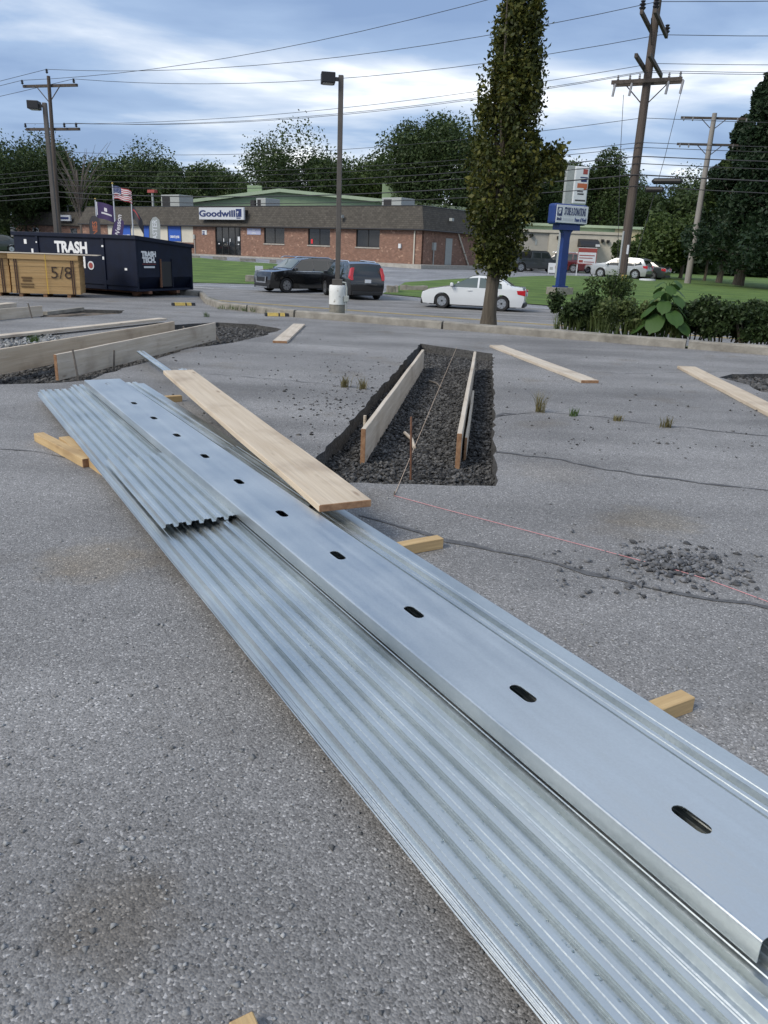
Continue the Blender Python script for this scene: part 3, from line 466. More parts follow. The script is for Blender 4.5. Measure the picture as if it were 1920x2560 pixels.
# tar lines / cracks in the lot
def crack(pts,wd,nm='crack_seal',mt='tar'):
    P=[gnd(x,y) for x,y in pts]; Q=[]
    for a,b in zip(P,P[1:]):
        n=max(2,int((b-a).length/.12))
        for k in range(n): Q.append(a+(b-a)*(k/n)+Vector((random.uniform(-.02,.02),random.uniform(-.03,.03),0)))
    Q.append(P[-1]); mb=MB()
    for i,q in enumerate(Q):
        t=(Q[min(i+1,len(Q)-1)]-Q[max(i-1,0)]).normalized(); nn=Vector((-t.y,t.x,0)); h=wd*random.uniform(.03,.26); mb.v+=[tuple(q+nn*h+Vector((0,0,.004))),tuple(q-nn*h+Vector((0,0,.004)))]
    mb.f=[(2*i,2*i+1,2*i+3,2*i+2) for i in range(len(Q)-1)]; return obj(nm,mb,mt,lot)
for pts,wd in (([(-60,1118),(90,1128),(200,1150),(330,1162),(420,1180)],.05),([(900,1290),(1060,1335),(1240,1382),(1400,1415),(1620,1470),(1960,1530)],.11),([(1240,1130),(1400,1150),(1600,1190),(1960,1232)],.10),([(1240,1040),(1360,1030),(1480,1040),(1640,1062),(1960,1095)],.05),([(520,935),(700,950),(830,962),(925,975)],.05),([(1420,925),(1550,935),(1790,930)],.04),([(560,850),(760,858),(980,876)],.035)): crack(pts,wd)
crack([(1235,1042),(1262,1034),(1290,1036)],.12)
# lot kerb in segments
segs=[(-40,-15.65),(-15.6,-13.4),(-13.38,-11.2),(-11.15,-9.6),(-9.55,-6.0),(-5.95,-1.2),(-1.15,3.5),(3.55,8.5),(8.55,14),(14.05,22),(22.05,32)]
for i,(a,b) in enumerate(segs):
    mb=MB(); k=14; prof=[(-.10,-.1),(-.085,.125),(-.06,.15),(.07,.155),(.09,.12),(.10,-.5)]
    for j in range(k+1):
        s=a+(b-a)*j/k
        for n,z in prof: mb.v.append(tuple(sn(s,kn(s)+.08+n+random.uniform(-.008,.008),z+random.uniform(-.01,.008))))
    p=len(prof); mb.f=[(j*p+q,j*p+q+1,(j+1)*p+q+1,(j+1)*p+q) for j in range(k) for q in range(p-1)]+[tuple(range(p))[::-1],tuple(k*p+q for q in range(p))]
    obj('kerb',mb,'conc_d' if i<7 else 'conc',kind='structure')
# ================================================================== STEEL DECK, CHANNEL
DV=Vector((-.514,.858,0)); PV=Vector((.858,.514,0)); UZ=Vector((0,0,1))
def PS(p,s,z=0.): q=PV*p+DV*s; return Vector((q.x,q.y,z))
def deck_mesh(width,length,pitch=.063,depth=.0185,th=.001,seg=14,flip=False,wav=0.):
    prof=[(0,-.002),(0.003,0)]; x=.014
    while x+pitch<=width-.008:
        prof+=[(x,0),(x+.0055,depth),(x+.0185,depth),(x+.0205,depth-.0028),(x+.0245,depth-.0028),(x+.0265,depth),(x+.039,depth),(x+.0445,0)]; x+=pitch
    prof+=[(width-.003,0),(width,-.002)]
    mb=MB(); n=len(prof)
    for j in range(seg+1):
        l=length*j/seg; dzz=wav*math.sin(j*1.7)*.5
        for (px,pz) in prof: mb.v.append((l,px,pz+dzz))
    for j in range(seg+1):
        l=length*j/seg; dzz=wav*math.sin(j*1.7)*.5
        for (px,pz) in prof: mb.v.append((l,px,pz+dzz-th))
    o=(seg+1)*n
    for j in range(seg):
        for i in range(n-1):
            a=j*n+i; mb.f.append((a,a+n,a+n+1,a+1)); mb.f.append((o+a,o+a+1,o+a+n+1,o+a+n))
    for i in range(n-1): mb.f.append((i,i+1,o+i+1,o+i)); q=seg*n+i; mb.f.append((q+1,q,o+q,o+q+1))
    for j in range(seg):
        a=j*n; mb.f.append((a+n,a,o+a,o+a+n)); a=j*n+n-1; mb.f.append((a,a+n,o+a+n,o+a))
    m=me(mb,'deck'); m.materials.append(M['galv']); return m
def place_deck(m,p,s,z,label,group=None,yaw=0.,pitch=0.):
    o=bpy.data.objects.new('steel_deck_sheet',m); C.objects.link(o); R=Matrix.Rotation(yaw,3,'Z'); ex=R@DV; ey=R@PV; ez=ex.cross(ey)
    if ez.z<0: ez=-ez
    # local x along DV, local y along PV -> left-handed; mirror handled by negative y
    o.matrix_world=frame_mat(PS(p,s,z),ex,ey,Vector((0,0,1))); return setp(o,label,'metal sheet',group)
DL=deck_mesh(.62,7.85,wav=.002); DR=deck_mesh(.70,8.0,wav=.002); DR2=deck_mesh(.37,7.9)
for m in (DL,DR,DR2): m.flip_normals()
zl=.0605
for i in range(8):
    top=i==7
    j=0 if top else random.uniform(-.006,.006)
    place_deck(DL,.856+j,-.05+random.uniform(-.03,.03)*(not top),zl+i*.0056,'galvanized ribbed deck sheet on top of its stack, beside the wide channel' if top else 'galvanized ribbed deck sheet lower in the stack, only its thin edge showing','metal deck sheets stacked under the top one' if not top else None)
zr=zl+7*.0056
for i in range(7): place_deck(DR2,1.478+random.uniform(-.003,.003),-.1,zl+i*.0056,'galvanized deck sheet low in the stack below the channel','deck sheets under the channel')
place_deck(DR,1.152,-.12,zr+.0212,'long galvanized ribbed deck sheet running under the slotted channel')
DS=deck_mesh(.915,1.38,pitch=.0635,wav=.0,seg=6); DS.flip_normals()
place_deck(DS,.878,3.55,zr+.0425,'short galvanized ribbed sheet with a zigzag cut end laid across the stack',yaw=-.006)
# slotted channel
CZ=HC-1.235; CW0,CW1=1.250,1.582; S0,S1=.60,7.67
slots=[]
for (x,y) in [(232,829),(288,871),(331,903),(382,940),(444,985),(519,1040),(612,1109),(733,1199),(895,1322),(1127,1499),(1487,1773)]:
    q=gnd(x*1920/1659,y*1920/1659,CZ); slots.append((q.dot(DV),q.dot(PV)))
def slot(s,p,L=.105,Wd=.040):
    r=Wd/2; pts=[]
    for k in range(7): a=-math.pi/2+math.pi*k/6; pts.append((s+L/2-r+r*math.cos(a),p+r*math.sin(a)))
    for k in range(7): a=math.pi/2+math.pi*k/6; pts.append((s-L/2+r+r*math.cos(a),p+r*math.sin(a)))
    return pts
pc=sum(q[1] for q in slots)/len(slots)
R_=.007
v,f=fill([(S0,CW0+R_),(S1,CW0+R_),(S1,CW1-R_),(S0,CW1-R_)],[slot(s,pc) for s,_ in slots])
mb=MB(); mb.add([(x,y,0) for x,y in v],f); TH=.0022
mb.add([(x,y,-TH) for x,y in v],[t[::-1] for t in f])
for s,_ in slots:
    sl=slot(s,pc); n=len(sl); mb.add([(x,y,0) for x,y in sl]+[(x,y,-TH) for x,y in sl],[(i,(i+1)%n,n+(i+1)%n,n+i) for i in range(n)])
def flange(y0,sg):
    prof=[(0,0)]+[(sg*-R_*math.sin(a),-R_*(1-math.cos(a))) for a in (math.pi/8,math.pi/4,3*math.pi/8,math.pi/2)]+[(sg*-R_,-.056),(sg*(-R_+.012),-.057)]
    prof=[(y0+p,z) for p,z in prof]; inn=[(y-sg*0+sg*TH if z<-.001 else y,z-(TH if z>-.001 else 0)) for y,z in prof]
    n=len(prof)
    for j,s in enumerate((S0,S1)): mb.v+= [(s,y,z) for y,z in prof]+[(s,y,z) for y,z in inn]
    o=len(mb.v)-4*n
    for i in range(n-1): mb.f+=[(o+i,o+i+1,o+2*n+i+1,o+2*n+i),(o+n+i,o+3*n+i,o+3*n+i+1,o+n+i+1),(o+i,o+n+i,o+n+i+1,o+i+1),(o+2*n+i,o+2*n+i+1,o+3*n+i+1,o+3*n+i)]
flange(CW0+R_,1); flange(CW1-R_,-1)
ch=obj('steel_channel',mb,'galv2',label='long galvanized steel channel with a row of oval slots lying on the deck sheets',cat='steel channel',smooth='angle')
ch.matrix_world=frame_mat(Vector((0,0,CZ)),DV,PV,UZ)
# narrow strips poking out past the plank
for a,b,lab in (((350,877),(424,930),'narrow galvanized strip poking out beyond the end of the plank'),((455,922),(612,1058),'narrow galvanized angle lying along the far edge of the plank')):
    p0=gnd(*a,.14); p1=gnd(*b,.14); ex=(p1-p0).normalized(); ey=Vector((-ex.y,ex.x,0)); L=(p1-p0).length; mb=MB()
    prof=[(-.045,-.02),(-.045,0),(-.008,0),(0,.014),(.008,0),(.045,0)]
    for l in (0,L): mb.v+=[(l,y,z) for y,z in prof]+[(l,y,z-.0015) for y,z in prof]
    for i in range(5): mb.f+=[(i,i+1,12+i+1,12+i),(6+i,18+i,18+i+1,6+i+1),(i,6+i,6+i+1,i+1),(12+i,13+i,19+i,18+i)]
    o=obj('steel_angle',mb,'galv',label=lab,cat='metal strip'); o.matrix_world=frame_mat(p0,ex,ey,UZ)
# water drops
def drops(rows,k,z,nm,lab):
    P=[];mb=MB()
    for _ in range(k):
        p=random.choice(rows)+random.gauss(0,.006); s=.55+2.6*random.random()**1.6; r=random.uniform(.0016,.0042); zz=z(p); q=PS(p,s,zz); a=random.uniform(.8,1.5); o=len(mb.v); n=7
        for rr,h in ((1,0),(.8,.28),(.4,.46)):
            for t in range(n): an=2*math.pi*t/n; mb.v.append((q.x+r*rr*a*math.cos(an),q.y+r*rr*math.sin(an),q.z+r*h))
        mb.v.append((q.x,q.y,q.z+r*.5))
        for lv in range(2):
            for t in range(n): mb.f.append((o+lv*n+t,o+lv*n+(t+1)%n,o+(lv+1)*n+(t+1)%n,o+(lv+1)*n+t))
        for t in range(n): mb.f.append((o+2*n+t,o+2*n+(t+1)%n,o+3*n))
    obj(nm,mb,'drop',smooth=True,label=lab,cat='water drops',kind='stuff')
zt_l=zl+7*.0056
drops([.856+.014+.055+.066*k for k in range(4)],420,lambda p:zt_l+.0003,'rain_drops','rain drops in the grooves of the left deck sheet')
drops([1.152+.014+.055+.066*k for k in range(1)]+[1.152+.014+.055+.066*k for k in range(7,9)],420,lambda p:zr+.0215,'rain_drops','rain drops in the grooves beside the slotted channel')
# ================================================================== LUMBER
gl='sawn lumber blocks under the steel'
def blk(p0,p1,w_,t_,lab,z=0.,mt='wood_y'): return plank('lumber_block',(p0[0],p0[1],z),(p1[0],p1[1],z),w_,t_,mt,lab,'lumber')
for sv,e1,lab in ((1.72,2.115,'yellow lumber block sticking out from under the deck, nearest the gravel heap'),(3.28,2.06,'yellow lumber block sticking out from under the deck near the string peg'),(6.95,1.98,'yellow lumber bearer under the far end of the deck sheets')):
    pass
q1=gnd(1725,1775); s1=q1.dot(DV); q2=gnd(1105,1370); s2=q2.dot(DV)
blk(PS(1.0,s1-.01),PS(q1.dot(PV)-.0,s1+.02),.06,.058,'lumber block jutting out from under the deck edge, farther from the trench')
blk(PS(1.0,s2-.01),PS(q2.dot(PV),s2+.02),.06,.058,'lumber block jutting out from under the deck edge, close to the trench corner')
blk(PS(1.0,7.4),PS(2.1,7.45),.06,.058,'lumber bearer showing beyond the deck under the raised plank')
a=gnd(97,1085,.05); b=gnd(222,1168,.0); blk(a,b,.075,.062,'long lumber piece on the asphalt, slanting toward the deck stack')
a=gnd(160,1095,.05); b=gnd(250,1175,0); blk(a,b+(b-a)*.2,.075,.062,'lumber piece running in under the edge of the deck stack')
a=gnd(602,2568); blk(a,a+Vector((.10,-.16,0)),.05,.03,'short yellow wood offcut on bare asphalt')
# plank on the stack
p0=(at(393,924,7.35)+at(493,926,7.4))*.5; zpl=CZ+.004
a=gnd((695+800)/2*1.1573,1100*1.1573,zpl); b=gnd(445,925,.30); 
plank('plank',(a.x,a.y,zpl),(b.x,b.y,.262),.285,.038,'wood','wide raw plank resting slantwise on the channel and deck stack','board')
# loose planks on the asphalt
def gp(q,z=0.): g=gnd(*q,z); return (g.x,g.y,z)
plank('plank',gp((700,858)),gp((748,814)),.235,.038,'wood_w','short pale plank lying alone between the two excavations','board')
plank('plank',gp((1475,958)),gp((1240,868)),.235,.038,'wood_w','plank leading off the far corner of the narrow trench','board')
plank('plank',gp((1960,1048)),gp((1715,922)),.26,.038,'wood','raw plank lying on open asphalt toward the hedge','board')
# trench forms
def form(b0,b1,h,nm,lab,mt='wood_w',z=-.14,th=.038): return plank(nm,(b0.x,b0.y,z),(b1.x,b1.y,z),h,th,mt,lab,'board',tilt=math.pi/2)
zt1=.145
f1a=gnd(909,1073,zt1); f1b=gnd(1058,874,zt1); form(f1a,f1b,.286,'form_board','wide form board on edge in the narrow trench, on the string-peg side')
f2a=gnd(1149,1084,zt1); f2b=gnd(1188,879,zt1); form(f2a,f2b,.286,'form_board','form board on edge in the narrow trench with a stake strip behind it')
f3=(f2a-f2b).normalized(); side=Vector((f3.y,-f3.x,0)); side=side if side.x>0 else -side
form(f2a+side*.05-f3*.25,f2a+side*.05-f3*2.6,.20,'stake_strip','narrow strip backing the form board in the trench',th=.02)
def stake(px,py0,py1,z0,nm,lab,r=.010,mt='stake',dx=0.):
    g=gnd(px,py1,z0); t=at(px+dx,py0,g.y); mb=MB(); mb.tube([g-Vector((0,0,.03)),g+(t-g)*.5,t],r,8); return obj(nm,mb,mt,label=lab,cat='stake')
stake(1027,1042,1203,-.14,'rebar_stake','rusty rebar stake standing in the middle of the narrow trench',.008,'rust',1)
g=gnd(912,1052,-.02); mb=MB(); mb.tube([(g.x,g.y,-.15),(g.x,g.y,.03)],.014,8); obj('form_stake',mb,'wood_w',label='wooden stub stake behind the form board in the trench',cat='stake')
for (a,b,lab,r) in (((1012,1082),(1036,1120),'bent pale stick on the trench gravel beside the rebar',.016),((1074,952),(1102,968),'thin dark stick lying on the trench gravel',.012)):
    p=gnd(*a,-.11); q=gnd(*b,-.12); mb=MB(); mb.tube([p,(p+q)/2+Vector((.02,.0,.01)),q],r,7); obj('stick',mb,'wood_w' if r>.013 else 'stake',label=lab,cat='stick')
# strings
mb=MB(); A=gnd(1142,868,.02); B=gnd(986,1238,.006); mb.tube([A,A+(B-A)*.5+Vector((0,0,.012)),B],.0022,5); obj('string_line',mb,'tan_s',label='tan mason string stretched down the trench',cat='string')
pts=[gnd(x,y,.006) for x,y in ((986,1239),(1100,1270),(1300,1322),(1500,1374),(1680,1422),(1765,1447),(1850,1478),(1990,1530))]; mb=MB(); mb.tube(pts,.0018,5); obj('string_line',mb,'pink',label='pink mason string lying across the asphalt into the gravel heap',cat='string')
mb=MB(); g=gnd(986,1240); mb.tube([(g.x,g.y,-.02),(g.x,g.y,.03)],.006,6); obj('string_peg',mb,'stake',label='small nail peg where the two strings meet',cat='peg')
# left excavation forms
l2a=gnd(143,952,-.03); l2b=gnd(538,850,-.03); l2=form(l2a,l2b,.286,'form_board','long grey form board with steel stakes along its face',z=-.03)
l1a=gnd(-140,966,-.03); l1b=gnd(436,848,-.03); form(l1a,l1b,.286,'form_board','long raw form board standing behind the staked grey one','wood',z=-.03)
d2=(l2b-l2a).normalized(); n2=Vector((d2.y,-d2.x,0)); n2=n2 if n2.y<0 else -n2
for i,(xt,yt,xb,yb) in enumerate(((470,1020,515,1235),(740,1025,710,1155),(963,945,958,1040),(1185,870,1175,1000),(1355,850,1358,965))):
    sc=.3858; b=gnd(xb*sc,480+yb*sc,-.06)
    # keep on the near side of the board
    dist=(b-l2a).dot(n2); b=b+n2*max(0,.075-dist); t=at(xt*sc,480+yt*sc,b.y+.03)
    mb=MB(); mb.tube([b-Vector((0,0,.05)),t],.012,8); obj('form_stake',mb,'stake',label=['steel stake leaning at the near end of the grey form board','short slanted steel stake second along the grey form board','steel stake midway along the grey form board','steel stake fourth along the grey form board','steel stake at the far end of the grey form board'][i],cat='stake')
plank('plank',gp((-60,851),.03),gp((407,800),.05),.19,.04,'wood_w','long pale plank lying behind the raw form board','board')
l4a=gnd(-80,808); l4b=gnd(106,790); form(l4a,l4b,.2,'form_board','short form board with one stake in front of the plywood bundle',z=0.)
mb=MB(); q=gnd(84,795); mb.tube([(q.x,q.y-.05,-.05),(q.x-.05,q.y-.06,.28)],.014,7); obj('form_stake',mb,'stake',label='dark steel stake against the short form board',cat='stake')
plank('plank',gp((-90,782)),gp((30,768)),.235,.10,'wood_w','thick pale timber lying behind the short form board','board')
# concrete edge blocks by the small dig
plank('edge_stone',gp((112,788),.0),gp((205,776),.0),.12,.07,'conc_d','low broken kerb piece edging the small dig','kerb stone',endm='conc_d')
# yellow-black wheel stops
def wheel_stop(p0,p1,lab):
    p0=Vector(p0);p1=Vector(p1); ex=(p1-p0).normalized(); L=(p1-p0).length; o=thing('wheel_stop',lab,'wheel stop',p0,math.atan2(ex.y,ex.x),'rubber wheel stops along the kerb')
    prof=[(-.075,0),(-.05,.07),(.05,.07),(.075,0)]
    mb=MB().prism(prof,0,0,L); obj('body',mb,'black',o,bevel=.01)
    for k in (0.1,.62):
        mb=MB().prism([(-.078,.005),(-.052,.074),(.052,.074),(.078,.005)],0,L*k,L*(k+(.45 if k<.5 else .2))); obj('stripe',mb,'yellow',o)
wheel_stop(gp((662,790)),gp((722,791)),'yellow-striped black rubber wheel stop before the lamp post')
wheel_stop(gp((430,764)),gp((487,764)),'yellow-striped black rubber wheel stop beside the dumpster')
# ================================================================== PLYWOOD BUNDLE
pa=gnd(33,741); pb=gnd(203,745); ex=(pb-pa).normalized(); L=(pb-pa).length
pl=thing('plywood_bundle','strapped bundle of plywood sheets marked 5/8 in front of the dumpster','plywood',pa,math.atan2(ex.y,ex.x))
nsh=26; hs=.86/nsh
for i in range(nsh):
    j=random.uniform(-.006,.006); mb=MB().box((j,j,.09+i*hs),(L+j,1.05+j,.09+(i+1)*hs-.0006)); obj('plywood_sheet',mb,'ply',pl)
mb=MB().box((-.03,-.03,.955),(L+.0,1.08,1.09)); obj('cover_board',mb,'ply',pl)
mb=MB().box((-1.6,-.04,1.093),(L+.5,1.0,1.108)); obj('top_sheet',mb,'wood_w',pl)
for x in (.15,L/2-.1,L-.35): mb=MB().box((x,.02,0),(x+.09,1.02,.088)); obj('runner',mb,'endgrain',pl)
for x,w_,m_ in ((.10,.028,'strap'),(.15,.028,'strap'),(L-.2,.028,'strap'),(L-.15,.028,'strap'),(L*.515,.02,'ystrap')):
    mb=MB().box((x,-.0125 if m_=='strap' else -.036,.085),(x+w_,-.0075 if m_=='strap' else -.031,.955 if m_=='strap' else 1.09)); obj('strap',mb,m_,pl)
text_on('lettering','5/8',.44,'ink',pl,(L*.74,-.0125,.62),bold=-.002)
for k,(zz,ww) in enumerate(((.46,.26),(.39,.22),(.31,.33),(.24,.31))): mb=MB().box((.22+(.33-ww)/2,-.013,zz),(.22+(.33-ww)/2+ww,-.0095,zz+(.05 if k<2 else .03))); obj('stencil',mb,'brownink',pl)
pl2=dup(pl,pl.location-ex*(L+.06)+Vector((ex.y,-ex.x,0))*-.12,label='second strapped plywood bundle half beside the one marked 5/8'); pl2['group']=''; del pl2['group']
for ch_ in list(pl2.children):
    if ch_.name.split('.')[0] in ('lettering','top_sheet'): bpy.data.objects.remove(ch_)
# ================================================================== DUMPSTER
Bc=gnd(347,744); Bc.z=0; bc=(Vector((1.02,2.17,0))).normalized(); ab=Vector((-bc.y,bc.x,0)); DLn,DWd=4.8,2.4
dm=thing('dumpster','navy roll-off dumpster with white lettering at the kerb','dumpster',Bc,math.atan2(ab.y,ab.x))
# local x along the long side from the near corner, local y: toward -bc? (x cross y = z)  => local y = -bc
def D3(x,y,z): return (x,-y,z)
zr_=1.60; zc_=1.43
mb=MB(); th=.06; zb=.16
def rim(y): return zr_+(zc_-zr_)*y/DWd
for (x0,x1,y0,y1) in ((0,DLn,0,th),(0,DLn,DWd-th,DWd)): mb.hexa([D3(x0,y0,zb),D3(x1,y0,zb),D3(x1,y1,zb),D3(x0,y1,zb),D3(x0,y0,rim(y0)),D3(x1,y0,rim(y0)),D3(x1,y1,rim(y1)),D3(x0,y1,rim(y1))])
obj('side_wall',mb,'navy',dm,bevel=.01)
mb=MB()
mb.hexa([D3(.0,th,.55),D3(th,th,.55),D3(th,DWd-th,.55),D3(0,DWd-th,.55),D3(-.0,th,rim(th)),D3(th,th,rim(th)),D3(th,DWd-th,rim(DWd-th)),D3(0,DWd-th,rim(DWd-th))]); mb.hexa([D3(.28,th,zb),D3(.34,th,zb),D3(.34,DWd-th,zb),D3(.28,DWd-th,zb),D3(.0,th,.55),D3(.06,th,.55),D3(.06,DWd-th,.55),D3(.0,DWd-th,.55)])
obj('end_wall',mb,'navy',dm)
mb=MB().hexa([D3(DLn-th,th,zb),D3(DLn,th,zb),D3(DLn,DWd-th,zb),D3(DLn-th,DWd-th,zb),D3(DLn-th,th,rim(th)),D3(DLn,th,rim(th)),D3(DLn,DWd-th,rim(DWd-th)),D3(DLn-th,DWd-th,rim(DWd-th))]); obj('rear_gate',mb,'navy',dm)
mb=MB().box(D3(.05,DWd-.02,zb),D3(DLn-.05,.02,zb+.06)); obj('floor_plate',mb,'navy',dm)
for (x0,x1,y0,y1) in ((-.05,DLn+.05,-.05,.07),(-.05,DLn+.05,DWd-.07,DWd+.05),(-.05,.07,.07,DWd-.07),(DLn-.07,DLn+.05,.07,DWd-.07)):
    mb=MB().hexa([D3(x0,y0,rim(y0)-.05),D3(x1,y0,rim(y0)-.05),D3(x1,y1,rim(y1)-.05),D3(x0,y1,rim(y1)-.05),D3(x0,y0,rim(y0)+.06),D3(x1,y0,rim(y0)+.06),D3(x1,y1,rim(y1)+.06),D3(x0,y1,rim(y1)+.06)]); obj('rim_rail',mb,'navy',dm,bevel=.012)
for y in (.55,1.75): mb=MB().box(D3(.05,y+.07,.08),D3(DLn-.1,y-.07,zb)); obj('skid_rail',mb,'rust',dm)
for x in (.45,DLn-.6):
    for y in (.42,1.98): mb=MB().lathe([(.0,-.1),(.11,-.1),(.12,-.08),(.12,.08),(.11,.1),(0,.1)],14,'Y'); m=me(mb); m.transform(Matrix.Translation(Vector(D3(x,y,.12)))); obj('roller',m,'rust',dm)
mb=MB().box(D3(-.012,1.42,.28),D3(.05,.98,.98)); obj('hook_recess',mb,'black',dm)
for y in (.94,1.42): mb=MB().box(D3(-.03,y+.04,.26),D3(.03,y,1.05)); obj('hook_guide',mb,'rust' if y<1 else 'navy',dm)
for x in (1.15,3.75): mb=MB().box(D3(x,.0,zb),D3(x+.09,-.035,zr_-.05)); obj('side_rib',mb,'navy',dm) 
for z in (.3,): mb=MB().box(D3(0,.0,z),D3(DLn,-.03,z+.12)); obj('side_rail',mb,'navy',dm)
# the local +x runs away from the near corner, so the lettering reads from far end to near: rotate 180 about z
def dtext(body,size,x,z,bold=.02,xs=1.): return text_on('lettering',body,size,'white',dm,(x,.004+.0,z),rz=math.pi,bold=bold,xs=xs)
dtext('TRASH',.42,2.45,1.26,.018); dtext('TECH',.42,2.45,.86,.018)
mb=MB().lathe([(.0,0),(.12,0),(.12,.01),(0,.01)],20,'Y'); m=me(mb); m.transform(Matrix.Translation(Vector((1.72,.003,.80)))); obj('emblem',m,'signw',dm)
mb=MB().lathe([(.0,0),(.08,0),(.08,.01),(0,.01)],20,'Y'); m=me(mb); m.transform(Matrix.Translation(Vector((1.72,.008,.80)))); obj('emblem',m,'redp',dm)
for (x,z,w_,h_) in ((4.25,1.32,.11,.13),(3.78,1.36,.05,.04),(4.0,1.05,.08,.14),(1.16,1.32,.07,.05),(1.165,.98,.06,.08),(.36,.72,.09,.06)):
    mb=MB().box((x,.036 if .9<x<1.3 or 3.7<x<3.84 else .003,z),(x+w_,.04 if .9<x<1.3 or 3.7<x<3.84 else .007,z+h_)); obj('sticker',mb,'white',dm)
# end-wall logo (faces local -x)
for body,z,sz in (('TRASH',1.17,.19),('TECH.',1.01,.19)): text_on('lettering',body,sz,'white',dm,D3(-.004,.5,z),rz=-math.pi/2,bold=.012)
mb=MB().box(D3(-.006,.78,.90),D3(-.001,.22,.912)); obj('lettering_rule',mb,'redp',dm)
mb=MB().box(D3(-.006,.72,.80),D3(-.001,.28,.85)); obj('phone_strip',mb,'signw',dm)
# ================================================================== LAMP POSTS
def lamp_post(base,h,headdir,lab,plinth):
    o=thing('lamp_post',lab,'lamp post',base); zb=.0
    if plinth:
        mb=MB().lathe([(.0,-.3),(.21,-.3),(.205,.14),(.0,.141)],20); obj('plinth_foot',mb,'conc_d',o)
        mb=MB().lathe([(.0,.14),(.218,.14),(.212,.30),(.216,.45),(.21,.60),(.195,.62),(.0,.62)],20); obj('concrete_plinth',mb,'conc_p',o,smooth='angle'); zb=.62
        mb=MB().box((-.13,-.13,.62),(.13,.13,.77)); obj('base_cover',mb,'bronze',o,bevel=.01)
        mb=MB().tube([(.13,-.1,.70),(.22,-.12,.69),(.25,-.12,.55),(.25,-.12,.36)],.022,8); obj('conduit',mb,'rtu',o)
        mb=MB().box((.19,-.18,.22),(.31,-.07,.37)); obj('junction_box',mb,'rtu',o,bevel=.01); mb=MB().tube([(.25,-.12,.22),(.25,-.12,-.05)],.016,6); obj('conduit',mb,'rtu',o)
    mb=MB().box((-.06,-.06,zb if plinth else -.4),(.06,.06,h)); obj('post',mb,'bronze',o,bevel=.012)
    d=Vector(headdir).normalized(); q=math.atan2(d.y,d.x); R=Matrix.Rotation(q,4,'Z')
    for nm,a,b,mt in (('arm',(.058,-.035,h-.13),(.15,.035,h-.05),'bronze'),('lamp_head',(.145,-.17,h-.2),(.48,.17,h+.03),'black'),('lens',(.19,-.13,h-.212),(.44,.13,h-.2),'lens')):
        m=me(MB().box(a,b)); recalc(m); m.transform(R); obj(nm,m,mt,o,bevel=.015 if nm=='lamp_head' else 0)
    return o
pb_=gnd(841,776); lamp_post((pb_.x,pb_.y+.25,0),5.45,(-1,-.15,0),'bronze lamp post on a peeling white concrete plinth beside the kerb',True)
q=at(143,600,26.); lamp_post((q.x,q.y,-.1),5.5,(-1,-.1,0),'bronze lamp post rising behind the dumpster',False)
# ================================================================== UTILITY POLES AND WIRES
PM=at(1548,734,37.2); PM.z=tz(PM.x,PM.y); topM=at(1646,-10,37.2)
PL=at(145,575,52.); PL.z=tz(PL.x,PL.y); topL=at(121,190,52.)
def arm_(o,c,L,dirn,name='crossarm',w_=.12,h_=.15,dz=0.,off=.22):
    d=Vector(dirn).normalized(); sd_=Vector((-d.y,d.x,0)); mb=MB(); c=Vector(c)+sd_*off; e=[c-d*L/2,c+d*L/2]
    P=[]
    for z in (-h_/2,h_/2):
        for a,b in ((0,-1),(1,-1),(1,1),(0,1)): P.append(e[a]+sd_*b*w_/2+Vector((0,0,z+dz*(1 if a else -1))))
    mb.hexa(P); return obj(name,mb,'arm',o,world=True)
def insul(o,p,r=.09,h=.28,mt='ins'):
    m=me(MB().lathe([(.02,0),(r*.5,.02),(r,h*.3),(r*.45,h*.42),(r*1.0,h*.62),(r*.4,h*.75),(r*.75,h*.92),(.02,h)],10)); m.transform(Matrix.Translation(Vector(p))); return obj('insulator',m,mt,o,smooth='angle',world=True)
um=thing('utility_pole','tall dark timber utility pole with stacked crossarms and a yellow marker on the lawn','utility pole',PM)
ax=(topM-PM); 
def pm(y_src,dx=0.): # point on the pole axis at a photo row
    lo,hi=0,1.2
    for _ in range(40):
        m_=(lo+hi)/2; p=PM+ax*m_; v=p-CAM; yy=1280-F*(v.dot(UP))/(v.dot(FWD))
        if yy>y_src: lo=m_
        else: hi=m_
    return PM+ax*lo
mb=MB().tube([PM-Vector((0,0,.5)),PM+ax*.3,PM+ax*.6,PM+ax*1.12],[.225,.205,.185,.15],14); obj('shaft',mb,'pole',um,smooth='angle',world=True)
lineD=(Vector((PM.x,PM.y,0))-Vector((PL.x,PL.y,0))).normalized(); cross=Vector((-lineD.y,lineD.x,0))     # arms run across the line
def m_arm_pair(ysrc,L,ad):
    c=pm(ysrc); arm_(um,c,L,ad,off=.26); arm_(um,c,L,ad,off=-.26); return c
c1=m_arm_pair(62,4.0,cross); c2=m_arm_pair(165,4.0,cross); c3=m_arm_pair(205,2.9,lineD)
for k in(-1,1):
    for of in (.26,-.26): insul(um,c1+cross*k*1.85+Vector((-cross.y,cross.x,0))*of+Vector((0,0,.06)),.14,.38)
    mb=MB().tube([c3+lineD*k*.9+Vector((0,0,-.05)),c3+Vector((0,0,-.95))],.025,5); obj('arm_brace',mb,'arm',um,world=True)
    mb=MB().tube([c1+cross*k*1.,c1+Vector((0,0,-.9))],.025,5); obj('arm_brace',mb,'arm',um,world=True)
for k in (-1.3,-.8,-.4,.8,1.25):
    insul(um,c3+lineD*k+Vector((0,-.25,.06)),.06,.22,'insl')
for k in (-1.4,-.7,.8,1.38):
    mb=MB().tube([c3+lineD*k+Vector((0,-.3,-.06)),c3+lineD*(k-.06)+Vector((0,-.3,-.55))],.055,7); obj('fuse_cutout',mb,'insl',um,world=True)
